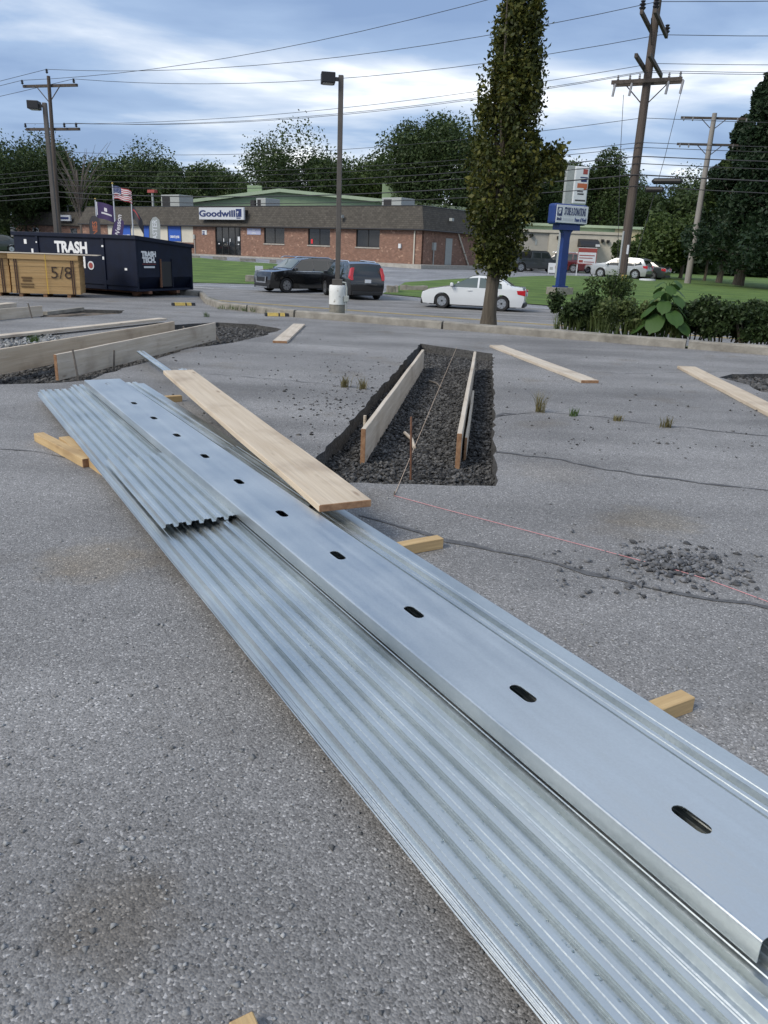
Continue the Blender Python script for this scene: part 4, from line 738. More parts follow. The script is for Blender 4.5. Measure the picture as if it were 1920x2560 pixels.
for k in (-1.0,1.35):
    pts=[c3+lineD*k+Vector((0,-.3,-.5)),c3+lineD*(k*.8)+Vector((0,-.25,-3)),c3+lineD*(k*.3)+Vector((0,-.2,-7.5))]; mb=MB().tube(pts,.012,4); obj('drop_wire',mb,'wire',um,world=True)
mb=MB().box((-.05,-.27,1.15),(.16,-.2,1.7)); obj('marker_plate',mb,'yellow',um)
mb=MB().tube([(-.20,-.12,0),(-.20+ax.x*.28,-.12+ax.y*.28,ax.z*.28)],.045,8); obj('riser_conduit',mb,'rtu',um)
mb=MB().box((.02,-.26,2.6),(.1,-.21,3.0)); obj('number_tag',mb,'signw',um)
ul=thing('utility_pole','distant dark timber utility pole with two crossarms behind the dumpster','utility pole',PL); axl=topL-PL
mb=MB().tube([PL-Vector((0,0,.5)),PL+axl*.5,topL],[.15,.13,.10],10); obj('shaft',mb,'pole',ul,smooth='angle',world=True)
lcross=Vector((.96,-.28,0)).normalized(); lc1=at(120,213,52.); lc2=at(127,322,52.)
arm_(ul,lc1,3.9,lcross,off=.18); arm_(ul,lc2,3.9,lcross,off=.18)
for c,ks in ((lc1,(-1.85,0,1.85)),(lc2,(-1.85,1.0,1.85))):
    for k in ks: insul(ul,c+lcross*k+(Vector((0,0,.07)) if k else Vector((0,0,.62))),.09,.26)
for k in (-.9,.9): mb=MB().tube([lc1+lcross*k,lc1+Vector((0,0,-.95))],.03,5); obj('arm_brace',mb,'arm',ul,world=True)
# second pole on the lawn edge
P2=at(1722,684,60.); P2.z=tz(P2.x,P2.y); T2=at(1787,283,60.); up_=thing('utility_pole','grey weathered utility pole with two crossarms before the dark conifers','utility pole',P2); a2=T2-P2
mb=MB().tube([P2-Vector((0,0,.4)),P2+a2*.5,T2],[.24,.21,.16],12); obj('shaft',mb,'pole_g',up_,smooth='angle',world=True)
for y_,L2 in ((293,4.4),(352,4.4)):
    c=P2+a2*((683-y_)/400.); arm_(up_,c,L2,(1,-.1,0),off=.2)
    for k in (-2.1,-1.5,1.5,2.1): insul(up_,c+Vector((k,-.1*k,0))+Vector((0,-.25,-.28)),.07,.26,'insl')
    for k in (-.9,.9): mb=MB().tube([c+Vector((k,-.1*k,-.02)),c+Vector((0,0,-.8))],.03,5); obj('arm_brace',mb,'arm',up_,world=True)
# thin third pole among the trees
q=hit(1840,690); t_=at(1868,490,q.y); o=thing('utility_pole','slim shaded pole standing at the edge of the dark trees','utility pole',q); mb=MB().tube([q-Vector((0,0,.3)),t_],[.16,.12],8); obj('shaft',mb,'pole',o,world=True)
PRt=PM+lineD*46+Vector((0,0,.3))
def wire(a,b,sag,r,nm,lab,grp):
    a=Vector(a);b=Vector(b); pts=[]
    for i in range(15): t=i/14; p=a+(b-a)*t; p.z-=sag*4*t*(1-t); pts.append(p)
    mb=MB().tube(pts,r,4); obj(nm,mb,'wire',label=lab,cat='wire',group=grp)
# (left point, main-pole row) pairs
tops=[(lc1-lcross*1.85+Vector((0,0,.3)),-45,.9),(lc1+Vector((0,0,.85)),4,.9),(lc1+lcross*1.85+Vector((0,0,.3)),58,.9)]
for i,(p,ym,sg) in enumerate(tops):
    b=pm(max(ym,-60)) if ym>-40 else pm(-40)+Vector((0,0,.6)); b=b+cross*((-1.85,0,1.85)[i])
    wire(p,b,sg,.013,'power_line','upper power wire from the distant pole to the tall pole','upper power wires'); wire(b,b+lineD*46,1.0,.013,'power_line','upper power wire running on past the tall pole','upper power wires beyond the tall pole')
    wire(p-lineD*60-Vector((0,0,3.5)),p,.8,.014,'power_line','upper power wire leaving the distant pole toward the left trees','upper power wires beyond the distant pole')
mids=[(lc2-lcross*1.85+Vector((0,0,.3)),150),(lc2+lcross*1.0+Vector((0,0,.3)),180),(lc2+lcross*1.85+Vector((0,0,.3)),196),(at(140,378,52.),298)]
for i,(p,ym) in enumerate(mids):
    b=pm(ym)+Vector((0,0,.05)); b=b+(cross*(.9-.9*i) if i<3 else Vector((0,0,0)))
    wire(p,b,.7,.011,'power_line','middle power wire below the upper set between the two timber poles','middle power wires'); wire(b,b+lineD*46+Vector((0,0,-.2)),.8,.011,'power_line','middle power wire running on from the tall pole','middle power wires beyond the tall pole')
for i,(yl,ym,r) in enumerate(((423,358,.012),(434,370,.012),(449,392,.02),(462,410,.016),(480,438,.026),(492,466,.018))):
    p=at(143,yl,52.); b=pm(ym)+Vector((0,-.22,0)); wire(p,b,.55,r,'communication_cable','dark cable strung low between the timber poles before the store roof','low cables between the poles'); wire(b,b+lineD*46+Vector((0,0,-.3)),.6,r,'communication_cable','dark cable running low past the tall pole','low cables beyond the tall pole')
    wire(p-lineD*60-Vector((0,0,1.5)),p,.5,r,'communication_cable','dark cable strung low toward the left trees','low cables beyond the distant pole')
for (px,py,l,lab) in ((1668,453,1.3,'black splice closure hanging on the cable right of the tall pole'),(1636,474,.8,'smaller black closure on the lowest cable by the tall pole')):
    c=at(px,py,36.5); mb=MB().tube([c-lineD*l/2,c-lineD*l*.42,c+lineD*l*.42,c+lineD*l/2],[.04,.13,.13,.04],10); obj('splice_closure',mb,'black',label=lab,cat='cable closure')
# ================================================================== STORE BUILDING
Cc=at(1052,659,66.); Lc=at(484,627,82.5); Cc.z=Lc.z=.70
exF=(Vector((Cc.x,Cc.y,0))-Vector((Lc.x,Lc.y,0))).normalized(); eyF=Vector((-exF.y,exF.x,0))    # exF: along the front, left to right; eyF: into the building
def fx(px,py,off=0.):
    d=ray(px,py); nrm=eyF; t=((Vector((Cc.x,Cc.y,HC))+nrm*off)-CAM).dot(nrm)/d.dot(nrm); p=CAM+d*t; return (p-Cc).dot(exF),p.z-.70
exS=eyF
def fs(px,py):    # on the side wall
    d=ray(px,py); nrm=exF; t=(Vector((Cc.x,Cc.y,HC))-CAM).dot(nrm)/d.dot(nrm); p=CAM+d*t; return (p-Cc).dot(eyF),p.z-.70
ROT=math.atan2(exF.y,exF.x)
st=thing('store_building','long brick store with a shingled mansard roof and a silver sign','building',Cc,ROT)
XL=fx(205,560)[0]; YR=fs(1176,600)[0]; YR=min(max(YR,9),22); EAV=2.68; TOP=4.5
print('store front',XL,'side',YR)
# openings on the front: (x0,x1,z0,z1)
def op(pxl,pxr,pyt,pyb): a=fx(pxl,(pyt+pyb)/2)[0]; b=fx(pxr,(pyt+pyb)/2)[0]; m=(pxl+pxr)/2; return [a,b,fx(m,pyb)[1],fx(m,pyt)[1]]
wins=[op(660,711,567,609),op(770,825,570,613),op(890,949,573,618)]
for w_ in wins: w_[3]=min(w_[3],EAV-.05)
door=op(538,602,563,631); door[2]=0.02; door[3]=EAV-.05
posters=[op(295,326,559,600),op(360,388,559,600),op(421,452,560,603)]
xw0=min(XL+.1,-1); xp=fx(483,590)[0]          # brick resumes at xp
holes=[(a,b,c,d) for a,b,c,d in [*wins,door]]
def wall_with_holes(x0,x1,z0,z1,holes,y0,y1):
    v,f=fill([(x0,z0),(x1,z0),(x1,z1),(x0,z1)],[[(a,c),(b,c),(b,d),(a,d)] for a,b,c,d in holes]); mb=MB()
    mb.add([(x,y0,z) for x,z in v],f); mb.add([(x,y1,z) for x,z in v],f)
    for a,b,c,d in holes:
        P=[(a,c),(b,c),(b,d),(a,d)]; mb.add([(x,y0,z) for x,z in P]+[(x,y1,z) for x,z in P],[(i,(i+1)%4,4+(i+1)%4,4+i) for i in range(4)])
    return mb
obj('front_wall',wall_with_holes(xp,0,-.3,EAV+.1,holes,0,.25),'brick',st)
zp=fx(470,597)[1]
mb=MB().box((XL,0,-.3),(xp-.01,.25,max(.5,zp-.35))); obj('front_wall',mb,'brick',st)
mb=MB().box((XL,.03,max(.5,zp-.35)),(xp-.01,.22,EAV+.1)); obj('panel_wall',mb,'cream',st)
xb0=fx(270,590)[0]; mb=MB().box((XL,-.01,max(.5,zp-.35)),(xb0,.021,EAV+.05)); obj('front_wall',mb,'brick',st)
mb=MB().box((-.25,.26,-.3),(0,YR,EAV+.1)); obj('side_wall',mb,'brick',st)
mb=MB().box((XL,.26,-.3),(XL+.25,YR,EAV+.1)); obj('side_wall',mb,'brick',st); mb=MB().box((XL+.26,YR-.25,-.3),(-.26,YR,EAV+.1)); obj('rear_wall',mb,'grey_r',st)
# mansard
def mansard(x0,x1,y0,y1,ze,zt,ov,inn,par,mt='shingle'):
    a=[(x0-ov,y0-ov,ze),(x1+ov,y0-ov,ze),(x1+ov,y1+ov,ze),(x0-ov,y1+ov,ze)]; b=[(x0+inn,y0+inn,zt),(x1-inn,y0+inn,zt),(x1-inn,y1-inn,zt),(x0+inn,y1-inn,zt)]
    mb=MB(); mb.add(a+b,[(0,1,5,4),(1,2,6,5),(2,3,7,6),(3,0,4,7),(4,5,6,7),(3,2,1,0)]); r=obj('mansard_roof',mb,mt,par)
    for i in range(4):
        p,q=Vector(a[i]),Vector(a[(i+1)%4]); mb=MB().tube([p+Vector((0,0,-.04)),q+Vector((0,0,-.04))],.06,4); obj('fascia',mb,'frame',par)
        p,q=Vector(b[i]),Vector(b[(i+1)%4]); mb=MB().tube([p,q],.05,4); obj('roof_cap',mb,'frame',par)
    return r
mansard(XL,0,0,YR,EAV,TOP,.35,.45,st)
def window(par,a,b,c,d,mull=1,sill=True,y=.12,gm='glass'):
    o=MB().box((a,y,c),(b,y+.02,d)); wn=obj('window',o,gm,par); f=.06
    mb=MB().box((a,y-.04,c),(a+f,y+.05,d)).box((b-f,y-.04,c),(b,y+.05,d)).box((a+f,y-.04,c),(b-f,y+.05,c+f)).box((a+f,y-.04,d-f),(b-f,y+.05,d))
    for k in range(mull): x=a+(b-a)*(k+1)/(mull+1); mb.box((x-f/2,y-.035,c+f),(x+f/2,y+.045,d-f))
    obj('frame',mb,'frame',wn)
    if sill: obj('sill',MB().box((a-.06,-.06,c-.1),(b+.06,.1,c-.003)),'conc',wn)
    return wn
for w_ in wins: window(st,*w_)
w2=wins[1]; obj('window_notice',MB().box((w2[0]+.28,.09,w2[2]+.12),(w2[0]+.5,.1,w2[2]+.5)),mat('red_notice',(.6,.03,.04),.6),st)
dn=window(st,*door,mull=3,sill=False,gm='glass'); dw=door[1]-door[0]
for k in (1,2): x=door[0]+dw*(k*.25+.02); obj('door_handle',MB().box((x+.08 if k==2 else x+dw*.25-.2,.04,.95),(x+.12 if k==2 else x+dw*.25-.16,.07,1.25)),'chrome',dn)
for k,x,z,w_,h_ in ((0,.30,1.25,.12,.3),(1,.55,1.25,.12,.3),(2,.86,1.35,.3,.4),(3,.1,1.0,.2,.1),(4,.86,1.0,.2,.1)): obj('door_notice',MB().box((door[0]+dw*x,.07,z),(door[0]+dw*x+w_,.075,z+h_)),'signw',dn)
for i,(a,b,c,d) in enumerate(posters):
    pw=obj('window',MB().box((a,.0,c),(b,.025,d+.0)),'blue',st); obj('frame',MB().box((a-.12,-.01,c-.05),(a-.005,.028,d+.08)).box((b+.005,-.01,c-.05),(b+.06,.028,d+.08)),'frame',pw)
    tx=('DONATE','','CREATE JOBS')[i]
    if tx: text_on('lettering',tx,.36 if i==0 else .30,'white',pw,((a+b)/2,-.004,c+.42),bold=.01,xs=(b-a)/(1.55 if i==0 else 2.15)*.9)
# sign on the mansard
s0,zs0=fx(503,549,-.35); s1_,zs1=fx(614,519,-.35); 
sg=obj('sign_board',MB().box((s0,-.62,zs0),(s1_,-.42,zs1)),'silver',st,bevel=.03); sgw=s1_-s0; szz=zs1-zs0
obj('sign_bracket',MB().box((s0+.3,-.43,zs0+.2),(s1_-.3,.25,zs1-.2)),'frame',sg)
text_on('lettering','Goodwill',szz*.72,'navyp',sg,(s0+sgw*.415,-.635,(zs0+zs1)/2-.02),bold=.022,xs=sgw*.78/(szz*.72*3.55),ext=.012)
lg=obj('logo_panel',MB().box((s0+sgw*.835,-.636,zs0+szz*.24),(s0+sgw*.955,-.623,zs1-szz*.12)),'navyp',sg)
text_on('logo_mark','g',szz*.52,'signw',lg,(s0+sgw*.872,-.642,(zs0+zs1)/2+szz*.10),bold=.01); obj('logo_base',MB().box((s0+sgw*.845,-.636,zs0+szz*.1),(s0+sgw*.935,-.623,zs0+szz*.19)),'navyp',sg)
def wallsign(px0,py0,px1,py1,lines,mt='signw',tm='navyp'):
    a,z1=fx(px0,py0,-.03); b,z0=fx(px1,py1,-.03); o=obj('wall_sign',MB().box((a,-.05,z0),(b,-.003,z1)),mt,st)
    for i,t in enumerate(lines): text_on('lettering',t,(z1-z0)/len(lines)*.62,tm,o,((a+b)/2,-.055,z1-(z1-z0)*(i+.5)/len(lines)),bold=.006,xs=.9)
    return o
wallsign(618,571,652,587,('Store','Entrance'),mat('lilac_sign',(.36,.38,.52),.6),'signw'); o=wallsign(505,575,517,587,());
for k in (0,1): a,z=fx(506,579+k*5,-.06); obj('sign_bar',MB().box((a,-.058,z-.09),(a+.34,-.051,z+.04)),'navyp',o)
for (px,py,w_,h_,nm,mt) in ((487,592,.22,.42,'meter_box','rtu'),(1001,615,.25,.35,'meter_box','signw')): a,z=fx(px,py); obj(nm,MB().box((a-w_/2,-.14,z-h_/2),(a+w_/2,-.002,z+h_/2)),mt,st)
a,z=fx(488,600); obj('conduit',MB().tube([(a,-.08,z),(a,-.08,.0)],.04,6),'rtu',st)
a,_=fx(1037,610); obj('downpipe',MB().tube([(a,-.08,EAV),(a,-.08,0)],.06,6),'cream',st)
# side wall features
y0,_=fs(1112,640); y1,_=fs(1124,640); y0,y1=sorted((y0,y1)); sdoor=obj('side_door',MB().box((.003,y0,0.02),(.05,max(y1,y0+1.),2.15)),'rtu',st)
ya,za=fs(1140,585); yb,zb2=fs(1168,655); obj('leaning_pipe',MB().tube([(.12,min(ya,YR-.4),2.85),(.12,min(yb,YR-.2),.05)],.07,6),'cream',st)
y_,z_=fs(1083,616); obj('meter_box',MB().box((.002,y_-.2,z_-.3),(.18,y_+.2,z_+.3)),'rtu',st); obj('conduit',MB().tube([(.08,y_,z_-.3),(.08,y_,0)],.05,6),'rtu',st)
for px,py in ((854,541),(1124,549)):
    if px<1052: a,z=fx(px,py,-.3); m_=MB().box((a-.15,-.5,z-.12),(a+.15,-.15,z+.12))
    else: b,z=fs(px,py); m_=MB().box((.05,b-.15,z-.12),(.35,b+.15,z+.12))
    obj('flood_light',m_,'rtu',st)
# pavement in front of the store
sw=MB().box((XL-6,-2.3,-.5),(1.6,-.02,.0)).box((.02,-.019,-.5),(1.6,YR+22,.0)); o=obj('sidewalk',sw,'conc',kind='structure'); o.matrix_world=Matrix.Translation(Cc)@Matrix.Rotation(ROT,4,'Z')
# left wing
XW=XL-26; sw_=thing('store_wing','lower brick shop wing with dark mansard left of the flags','building',Cc,ROT)
wy=6.; obj('front_wall',MB().box((XW,wy,-.3),(XL-.02,wy+.3,2.7)),'brick',sw_); obj('rear_block',MB().box((XW,wy+.31,-.3),(XL-.02,wy+14,2.7)),'grey_r',sw_); mansard(XW,XL-.03,wy,wy+14,2.65,4.3,.35,.35,sw_)
def fw(px,py): return fx(px,py,wy)
for (a,b,t,bt) in ((26,40,574,590),(82,97,572,590),(176,192,570,588)):
    x0,_z=fw(a,t); x1,_=fw(b,t); obj('window',MB().box((x0,wy-.03,.7),(x1,wy-.002,2.3)),'glass',sw_)
x0,z1=fw(154,538); x1,z0=fw(186,553); o=obj('sign_board',MB().box((x0,wy-.6,max(2.9,z0)),(x1,wy-.4,max(3.6,z1))),'silver',sw_); obj('lettering_bar',MB().box((x0+.3,wy-.62,max(3.1,z0+.2)),(x1-.3,wy-.605,max(3.35,z1-.25))),'navyp',o); obj('sign_bracket',MB().box((x0+.3,wy-.4,3.0),(x1-.3,wy+.3,3.3)),'frame',o)
for px,s_ in ((40,1.3),(128,1.2)):
    x0,_=fw(px,520); o=obj('rooftop_unit',MB().box((x0-s_,wy+3,4.25),(x0+s_,wy+5,5.4)),'rtu',sw_,bevel=.05); obj('fan_grille',MB().box((x0-s_*.6,wy+2.97,4.5),(x0+s_*.6,wy+2.999,5.2)),'frame',o)
# green gabled hall behind
gh=thing('metal_hall','green metal hall with a shallow gable rising behind the store','building',at(705,640,97.)); gb=gh.location.copy(); gb.z=0.5; gh.location=gb; D_=97.
gx=lambda px: at(px,500,D_).x-gb.x; gz=lambda px,py: at(px,py,D_).z-gb.z
xl_,xa,xr=gx(440),gx(700),gx(1185); zl_,za_,zr2=gz(440,508),gz(700,475),gz(1185,524)
mb=MB().prism([(xl_,-1),(xr,-1),(xr,zr2-.25),(xa,za_-.25),(xl_,zl_-.25)],1,0,30); obj('hall_wall',mb,'green',gh)
mb=MB().prism([(xl_-.5,zl_-.25),(xa,za_-.24),(xr+.5,zr2-.25),(xr+.5,zr2+.1),(xa,za_+.12),(xl_-.5,zl_+.1)],1,-.6,30.5); obj('roof',mb,'green_l',gh)
k=xl_+.3
while k<xr: obj('wall_rib',MB().box((k,-.05,0),(k+.06,-.002,gz(700,500)-.0 if False else max(zl_,zr2)-1.2)),'green_l',gh); k+=1.1
def roof_box(px0,px1,pyt,pyb,mt,nm,depth=3.,dy=-14):
    a,b=at(px0,pyt,D_+dy),at(px1,pyb,D_+dy); o=obj(nm,MB().box((a.x-gb.x,dy,b.z-gb.z-.9),(b.x-gb.x,dy+depth,a.z-gb.z)),mt,gh,bevel=.04)
    return o
roof_box(618,655,463,482,'green','roof_screen',3,1.5); o=roof_box(640,692,458,478,'rtu','rooftop_unit',3,5.)
roof_box(956,1033,457,492,'green','roof_screen',4,1.5); roof_box(1035,1055,466,498,'green_l','roof_screen',.4,1.5)
# units standing on the store roof
def store_unit(px0,px1,py0,py1,off):
    a,z1=fx(px0,py0,off); b,z0=fx(px1,py1,off); o=obj('rooftop_unit',MB().box((a,off,TOP-.1),(b,off+2,max(z1,TOP+.5))),'rtu',st,bevel=.04); obj('fan_grille',MB().box((a+.2,off-.02,TOP+.1),((a+b)/2,off-.003,max(z1,TOP+.5)-.15)),'frame',o)
store_unit(402,448,487,506,5.); store_unit(640,664,495,508,3.); store_unit(955,1003,494,510,2.)
a,_=fx(631,505,3.); obj('vent_stack',MB().box((a-.3,3,TOP-.1),(a+.3,3.5,TOP+.75)),'frame',st)
a,z=fx(381,482,2.); obj('vent_pipe',MB().tube([(a,2,TOP-.1),(a,2,z)],.12,8),'rtu',st); obj('vent_cap',MB().box((a-.6,1.8,z),(a+.6,2.2,z+.3)),'redp',st)
# pale building on the right
wb=thing('pale_building','low pale rendered building with a green metal band and black awning behind parked cars','building',at(1400,650,92.)); b0=wb.location.copy(); b0.z=.25; wb.location=b0; DB=92.
bx=lambda px,dy=0.: at(px,600,DB+dy).x-b0.x; bz=lambda px,py,dy=0.: at(px,py,DB+dy).z-b0.z
zt_=bz(1400,583); x_a,x_b,x_c=bx(1176),bx(1372),bx(1560)
obj('wall',MB().box((x_a,0,-.6),(x_b,8,zt_)),'grey_r',wb); obj('wall',MB().box((x_b+.01,-.15,-.6),(x_c,8,zt_-.05)),'beige',wb); obj('parapet_cap',MB().box((x_a,-.25,zt_+.003),(x_c+.1,8.1,zt_+.3)),'beige',wb)
ztop=bz(1450,569,9); obj('upper_wall',MB().box((bx(1180,9),8.2,0),(bx(1530,9),22,ztop)),'green',wb); obj('upper_wall',MB().box((bx(1530,9)+.01,8.2,-.6),(bx(1602,9),22,ztop)),'tan',wb); obj('eave',MB().box((bx(1175,9),7.9,ztop+.003),(bx(1606,9),22.3,ztop+.3)),'green_l',wb)
xw,xv=bx(1444),bx(1492); zw=bz(1470,598); zv=bz(1470,618)
mb=MB().prism([(-1.9,zv),(-.16,zv),(-.16,zw),(-.6,zw-.02),(-1.3,zw-.25),(-1.75,zw-.6)],0,xw,xv); obj('awning',mb,'black',wb,bevel=.03); obj('awning_panel',MB().box((bx(1480),-1.93,zv+.05),(bx(1491),-1.905,zw-.55)),'signw',wb)
obj('entrance_door',MB().box((bx(1452),-.2,-.5),(bx(1464),-.152,zv)),'frame',wb)
for px,py in ((1327,588),(1394,594),(1505,602),(1519,604)): obj('wall_light',MB().box((bx(px)-.15,-.4,bz(px,py)-.15),(bx(px)+.15,-.0 if px<1372 else -.152,bz(px,py)+.15)),'frame',wb)
obj('wall_vent',MB().box((bx(1338),-.04,bz(1338,612)),(bx(1343),-.002,bz(1338,598))),'rtu',wb)
# ================================================================== SIGNS, FLAGS
def yaw_face(p): d=Vector((CAM.x-p.x,CAM.y-p.y,0)).normalized(); return d
sgb=hit(1398,738); sgb.z=tz(sgb.x,sgb.y)
ps=thing('pylon_sign','blue pylon sign reading STORE & DONATIONS on the lawn','sign',sgb,math.radians(28)); dS=sgb.y
sc=dS/F*1.0
H0=lambda py,px=1400: at(px,py,dS).z-sgb.z
obj('footing',MB().box((-.62,-.42,-.3),(.62,.42,.42)),'conc_d',ps,bevel=.02)
zA=H0(575); zB=H0(562)
obj('column',MB().prism([(-.25,.42),(.25,.42),(.22,zA-.4),(.26,zA-.15),(.4,zA),(-.4,zA),(-.26,zA-.15),(-.22,zA-.4)],1,-.14,.14),'signblue',ps,bevel=.02)
obj('column_base',MB().box((-.36,-.24,.42),(.36,.24,.5)),'signblue',ps)
obj('saddle',MB().box((-.72,-.28,zA),(.72,.28,zB)),'signblue',ps)
sw2=1.12; z0,z1=zB,H0(510)
cb=obj('sign_cabinet',MB().box((-sw2,-.34,z0),(sw2,.34,z1)),'signblue',ps,bevel=.12); obj('sign_face',MB().box((-sw2+.04,-.38,z0+.08),(sw2-.04,-.342,z1-.08)),'signw',cb,bevel=.015)
text_on('lettering','STORE & DONATIONS',.55,'navyp',cb,(.18,-.387,z0+(z1-z0)*.62),bold=.010,xs=.265); obj('faded_print',MB().box((-.62,-.386,z0+(z1-z0)*.25-.06),(.10,-.381,z0+(z1-z0)*.25+.06)),'silver',cb); text_on('lettering','Power of Work!',.30,'signblue',cb,(.60,-.387,z0+(z1-z0)*.25),bold=.006,xs=.40)
lp=obj('logo_panel',MB().box((-1.03,-.387,z0+.42),(-.70,-.381,z1-.2)),'navyp',cb); text_on('logo_mark','g',.85,'signw',lp,(-.88,-.392,z0+(z1-z0)*.64),bold=.015,xs=.55); obj('logo_base',MB().box((-1.03,-.387,z0+.2),(-.72,-.381,z0+.34)),'navyp',lp)
# taller sign behind
pg=hit(1420,703); pg.z=tz(pg.x,pg.y); dG=pg.y+4; pg=at(1400,700,dG); pg.z=tz(pg.x,pg.y)
ts=thing('pylon_sign','tall white pylon sign with orange print on a broad grey post','sign',pg,math.radians(14)); Hg=lambda py,px=1430: at(px,py,dG).z-pg.z
obj('post',MB().box((-.38,-.16,-.3),(.16,.16,Hg(415))),'rtu',ts,bevel=.03)
zz0,zz1=Hg(511),Hg(415); fc=obj('sign_cabinet',MB().box((.165,-.22,zz0),(1.25,.22,zz1)),'signw',ts,bevel=.1)
hh=zz1-zz0
for (a,b,c,d,m_) in ((1.0,1.5,.80,.93,'redp'),(.75,1.55,.70,.73,'navyp'),(.85,1.5,.60,.67,'navyp'),(.5,1.6,.44,.56,'orange'),(1.25,1.55,.40,.45,'orange'),(.55,1.2,.33,.36,'charcoal'),(.6,1.3,.26,.30,'charcoal'),(.4,1.55,.09,.13,'charcoal')): obj('print',MB().box((.1+a*.66,-.228,zz0+hh*c),(.1+b*.66,-.221,zz0+hh*d)),m_,fc)
def board_sign(px,py,w_,h_,zlow,name,lab,legs=True,mt='signw',rot=0.,prints=()):
    b=hit(px,py); o=thing(name,lab,'sign',b,rot); pn=obj('panel',MB().box((-w_/2,-.03,zlow),(w_/2,.03,zlow+h_)),mt,o,bevel=.008)
    if legs:
        for x in (-w_/2+.06,w_/2-.06): obj('leg',MB().box((x-.04,.032,-.3),(x+.04,.10,zlow+h_)),'signw',o)
    for a,b_,c,d,m_ in prints: obj('print',MB().box((-w_/2+w_*a,-.036,zlow+h_*c),(-w_/2+w_*b_,-.031,zlow+h_*d)),m_,pn)
    return o
board_sign(1462,690,1.6,1.35,.95,'notice_board','red and white notice board on legs at the lawn edge',prints=((0,1,0,.05,'redp'),(0,1,.72,.97,'redp'),(0,.03,.05,.72,'redp'),(.97,1,.05,.72,'redp'),(.08,.9,.5,.56,'redp'),(.08,.8,.35,.40,'redp'),(.08,.3,.1,.25,'redp'),(.35,.9,.12,.17,'redp')))
board_sign(1386,686,1.15,.8,.12,'yard_sign','small tilted white yard sign beside the blue column',rot=-.2,prints=((.5,.9,.45,.75,'redp'),(.1,.35,.3,.6,'rtu')))
board_sign(648,700,.5,.75,.1,'yard_sign','small white yard sign in front of the black SUV',rot=.3,prints=((.2,.6,.2,.3,'rtu'),))
def flag_cloth(o,mb,mt,name='flag_panel'): return obj(name,mb,mt,o,smooth=True)
def wavy(w_,h_,x0,x1,z0,z1,ph,amp=.18,droop=.35,n=10,y=0.):
    mb=MB()
    for i in range(n+1):
        u=x0+(x1-x0)*i/n
        for z in (z0,z1): mb.v.append((u*w_*.95,amp*math.sin(u*6+ph)*u+y,z*h_-droop*u*u*h_*.9))
    mb.f=[(2*i,2*i+2,2*i+3,2*i+1) for i in range(n)]; return mb
def flagpole(px,pyt,name_lab,fw_,fh,kind,D0=80.):
    t=at(px,pyt,D0); b=Vector((t.x,t.y,tz(t.x,t.y))); o=thing('flagpole',name_lab,'flagpole',b); h=t.z-b.z
    obj('pole',MB().tube([(0,0,-.2),(0,0,h)],[.09,.05],8),'silver',o); obj('finial',MB().lathe([(.02,h),(.1,h+.05),(.1,h+.12),(.02,h+.18)],8),'yellow',o)
    f=thing('flag',kind[0],'flag',(b.x,b.y,b.z+h-.15))
    return o,f
o,f=flagpole(281,461,'tallest white flagpole before the store front',0,0,('striped national flag with a starred blue corner flying from the tallest pole',))
W_,H_=1.75,1.15
for i in range(13):
    a=-H_+H_*i/13; mb=MB(); n=10; x0=.42 if i>=6 else 0.
    for k in range(n+1):
        u=x0+(1-x0)*k/n
        for z in (a,a+H_/13): mb.v.append((.06+u*W_,.16*math.sin(u*6)*u,z-.42*u*u+.06*math.sin(u*9)))
    mb.f=[(2*k,2*k+2,2*k+3,2*k+1) for k in range(n)]; obj('stripe',mb,'flagr' if i%2==0 else 'flagw',f,smooth=True)
mb=MB(); n=5
for k in range(n+1):
    u=.42*k/n
    for z in (-H_*7/13,0): mb.v.append((.06+u*W_,.16*math.sin(u*6)*u,z-.42*u*u+.06*math.sin(u*9)))
mb.f=[(2*k,2*k+2,2*k+3,2*k+1) for k in range(n)]; cn=obj('canton',mb,'flagb',f,smooth=True)
for r in range(4):
    for c in range(5): u=.04+.075*c; obj('star',MB().box((.06+u*W_-.022,.16*math.sin(u*6)*u-.02,-.1-.13*r-.42*u*u+.06*math.sin(u*9)-.02),(.06+u*W_+.022,.16*math.sin(u*6)*u-.012,-.1-.13*r-.42*u*u+.06*math.sin(u*9)+.02)),'flagw',cn)
o,f=flagpole(238,500,'white flagpole carrying the dark printed flag',0,0,('dark flag with a white emblem and line of print',))
flag_cloth(f,wavy(1.9,1.5,0.,1,-1.,0,.5,.15,.3),'purple'); flag_cloth(f,wavy(1.9,1.5,.28,.85,-.68,-.58,.5,.15,.3,y=-.02),'flagw','print'); flag_cloth(f,wavy(1.9,1.5,.45,.62,-.5,-.28,.5,.15,.3,y=-.02),'flagw','print'); flag_cloth(f,wavy(1.9,1.5,0.,.09,-.8,0.,.5,.15,.3,y=-.02),'flagw','header')
o,f=flagpole(328,502,'white flagpole with the furled dark flag',0,0,('dark flag with a red streak hanging half furled',))
flag_cloth(f,wavy(1.0,2.0,0,1,-.75,-.15,1.,.25,.75),'charcoal'); flag_cloth(f,wavy(1.0,2.0,.1,.8,-.36,-.28,1.,.25,.75,y=-.03),'flagr','print')
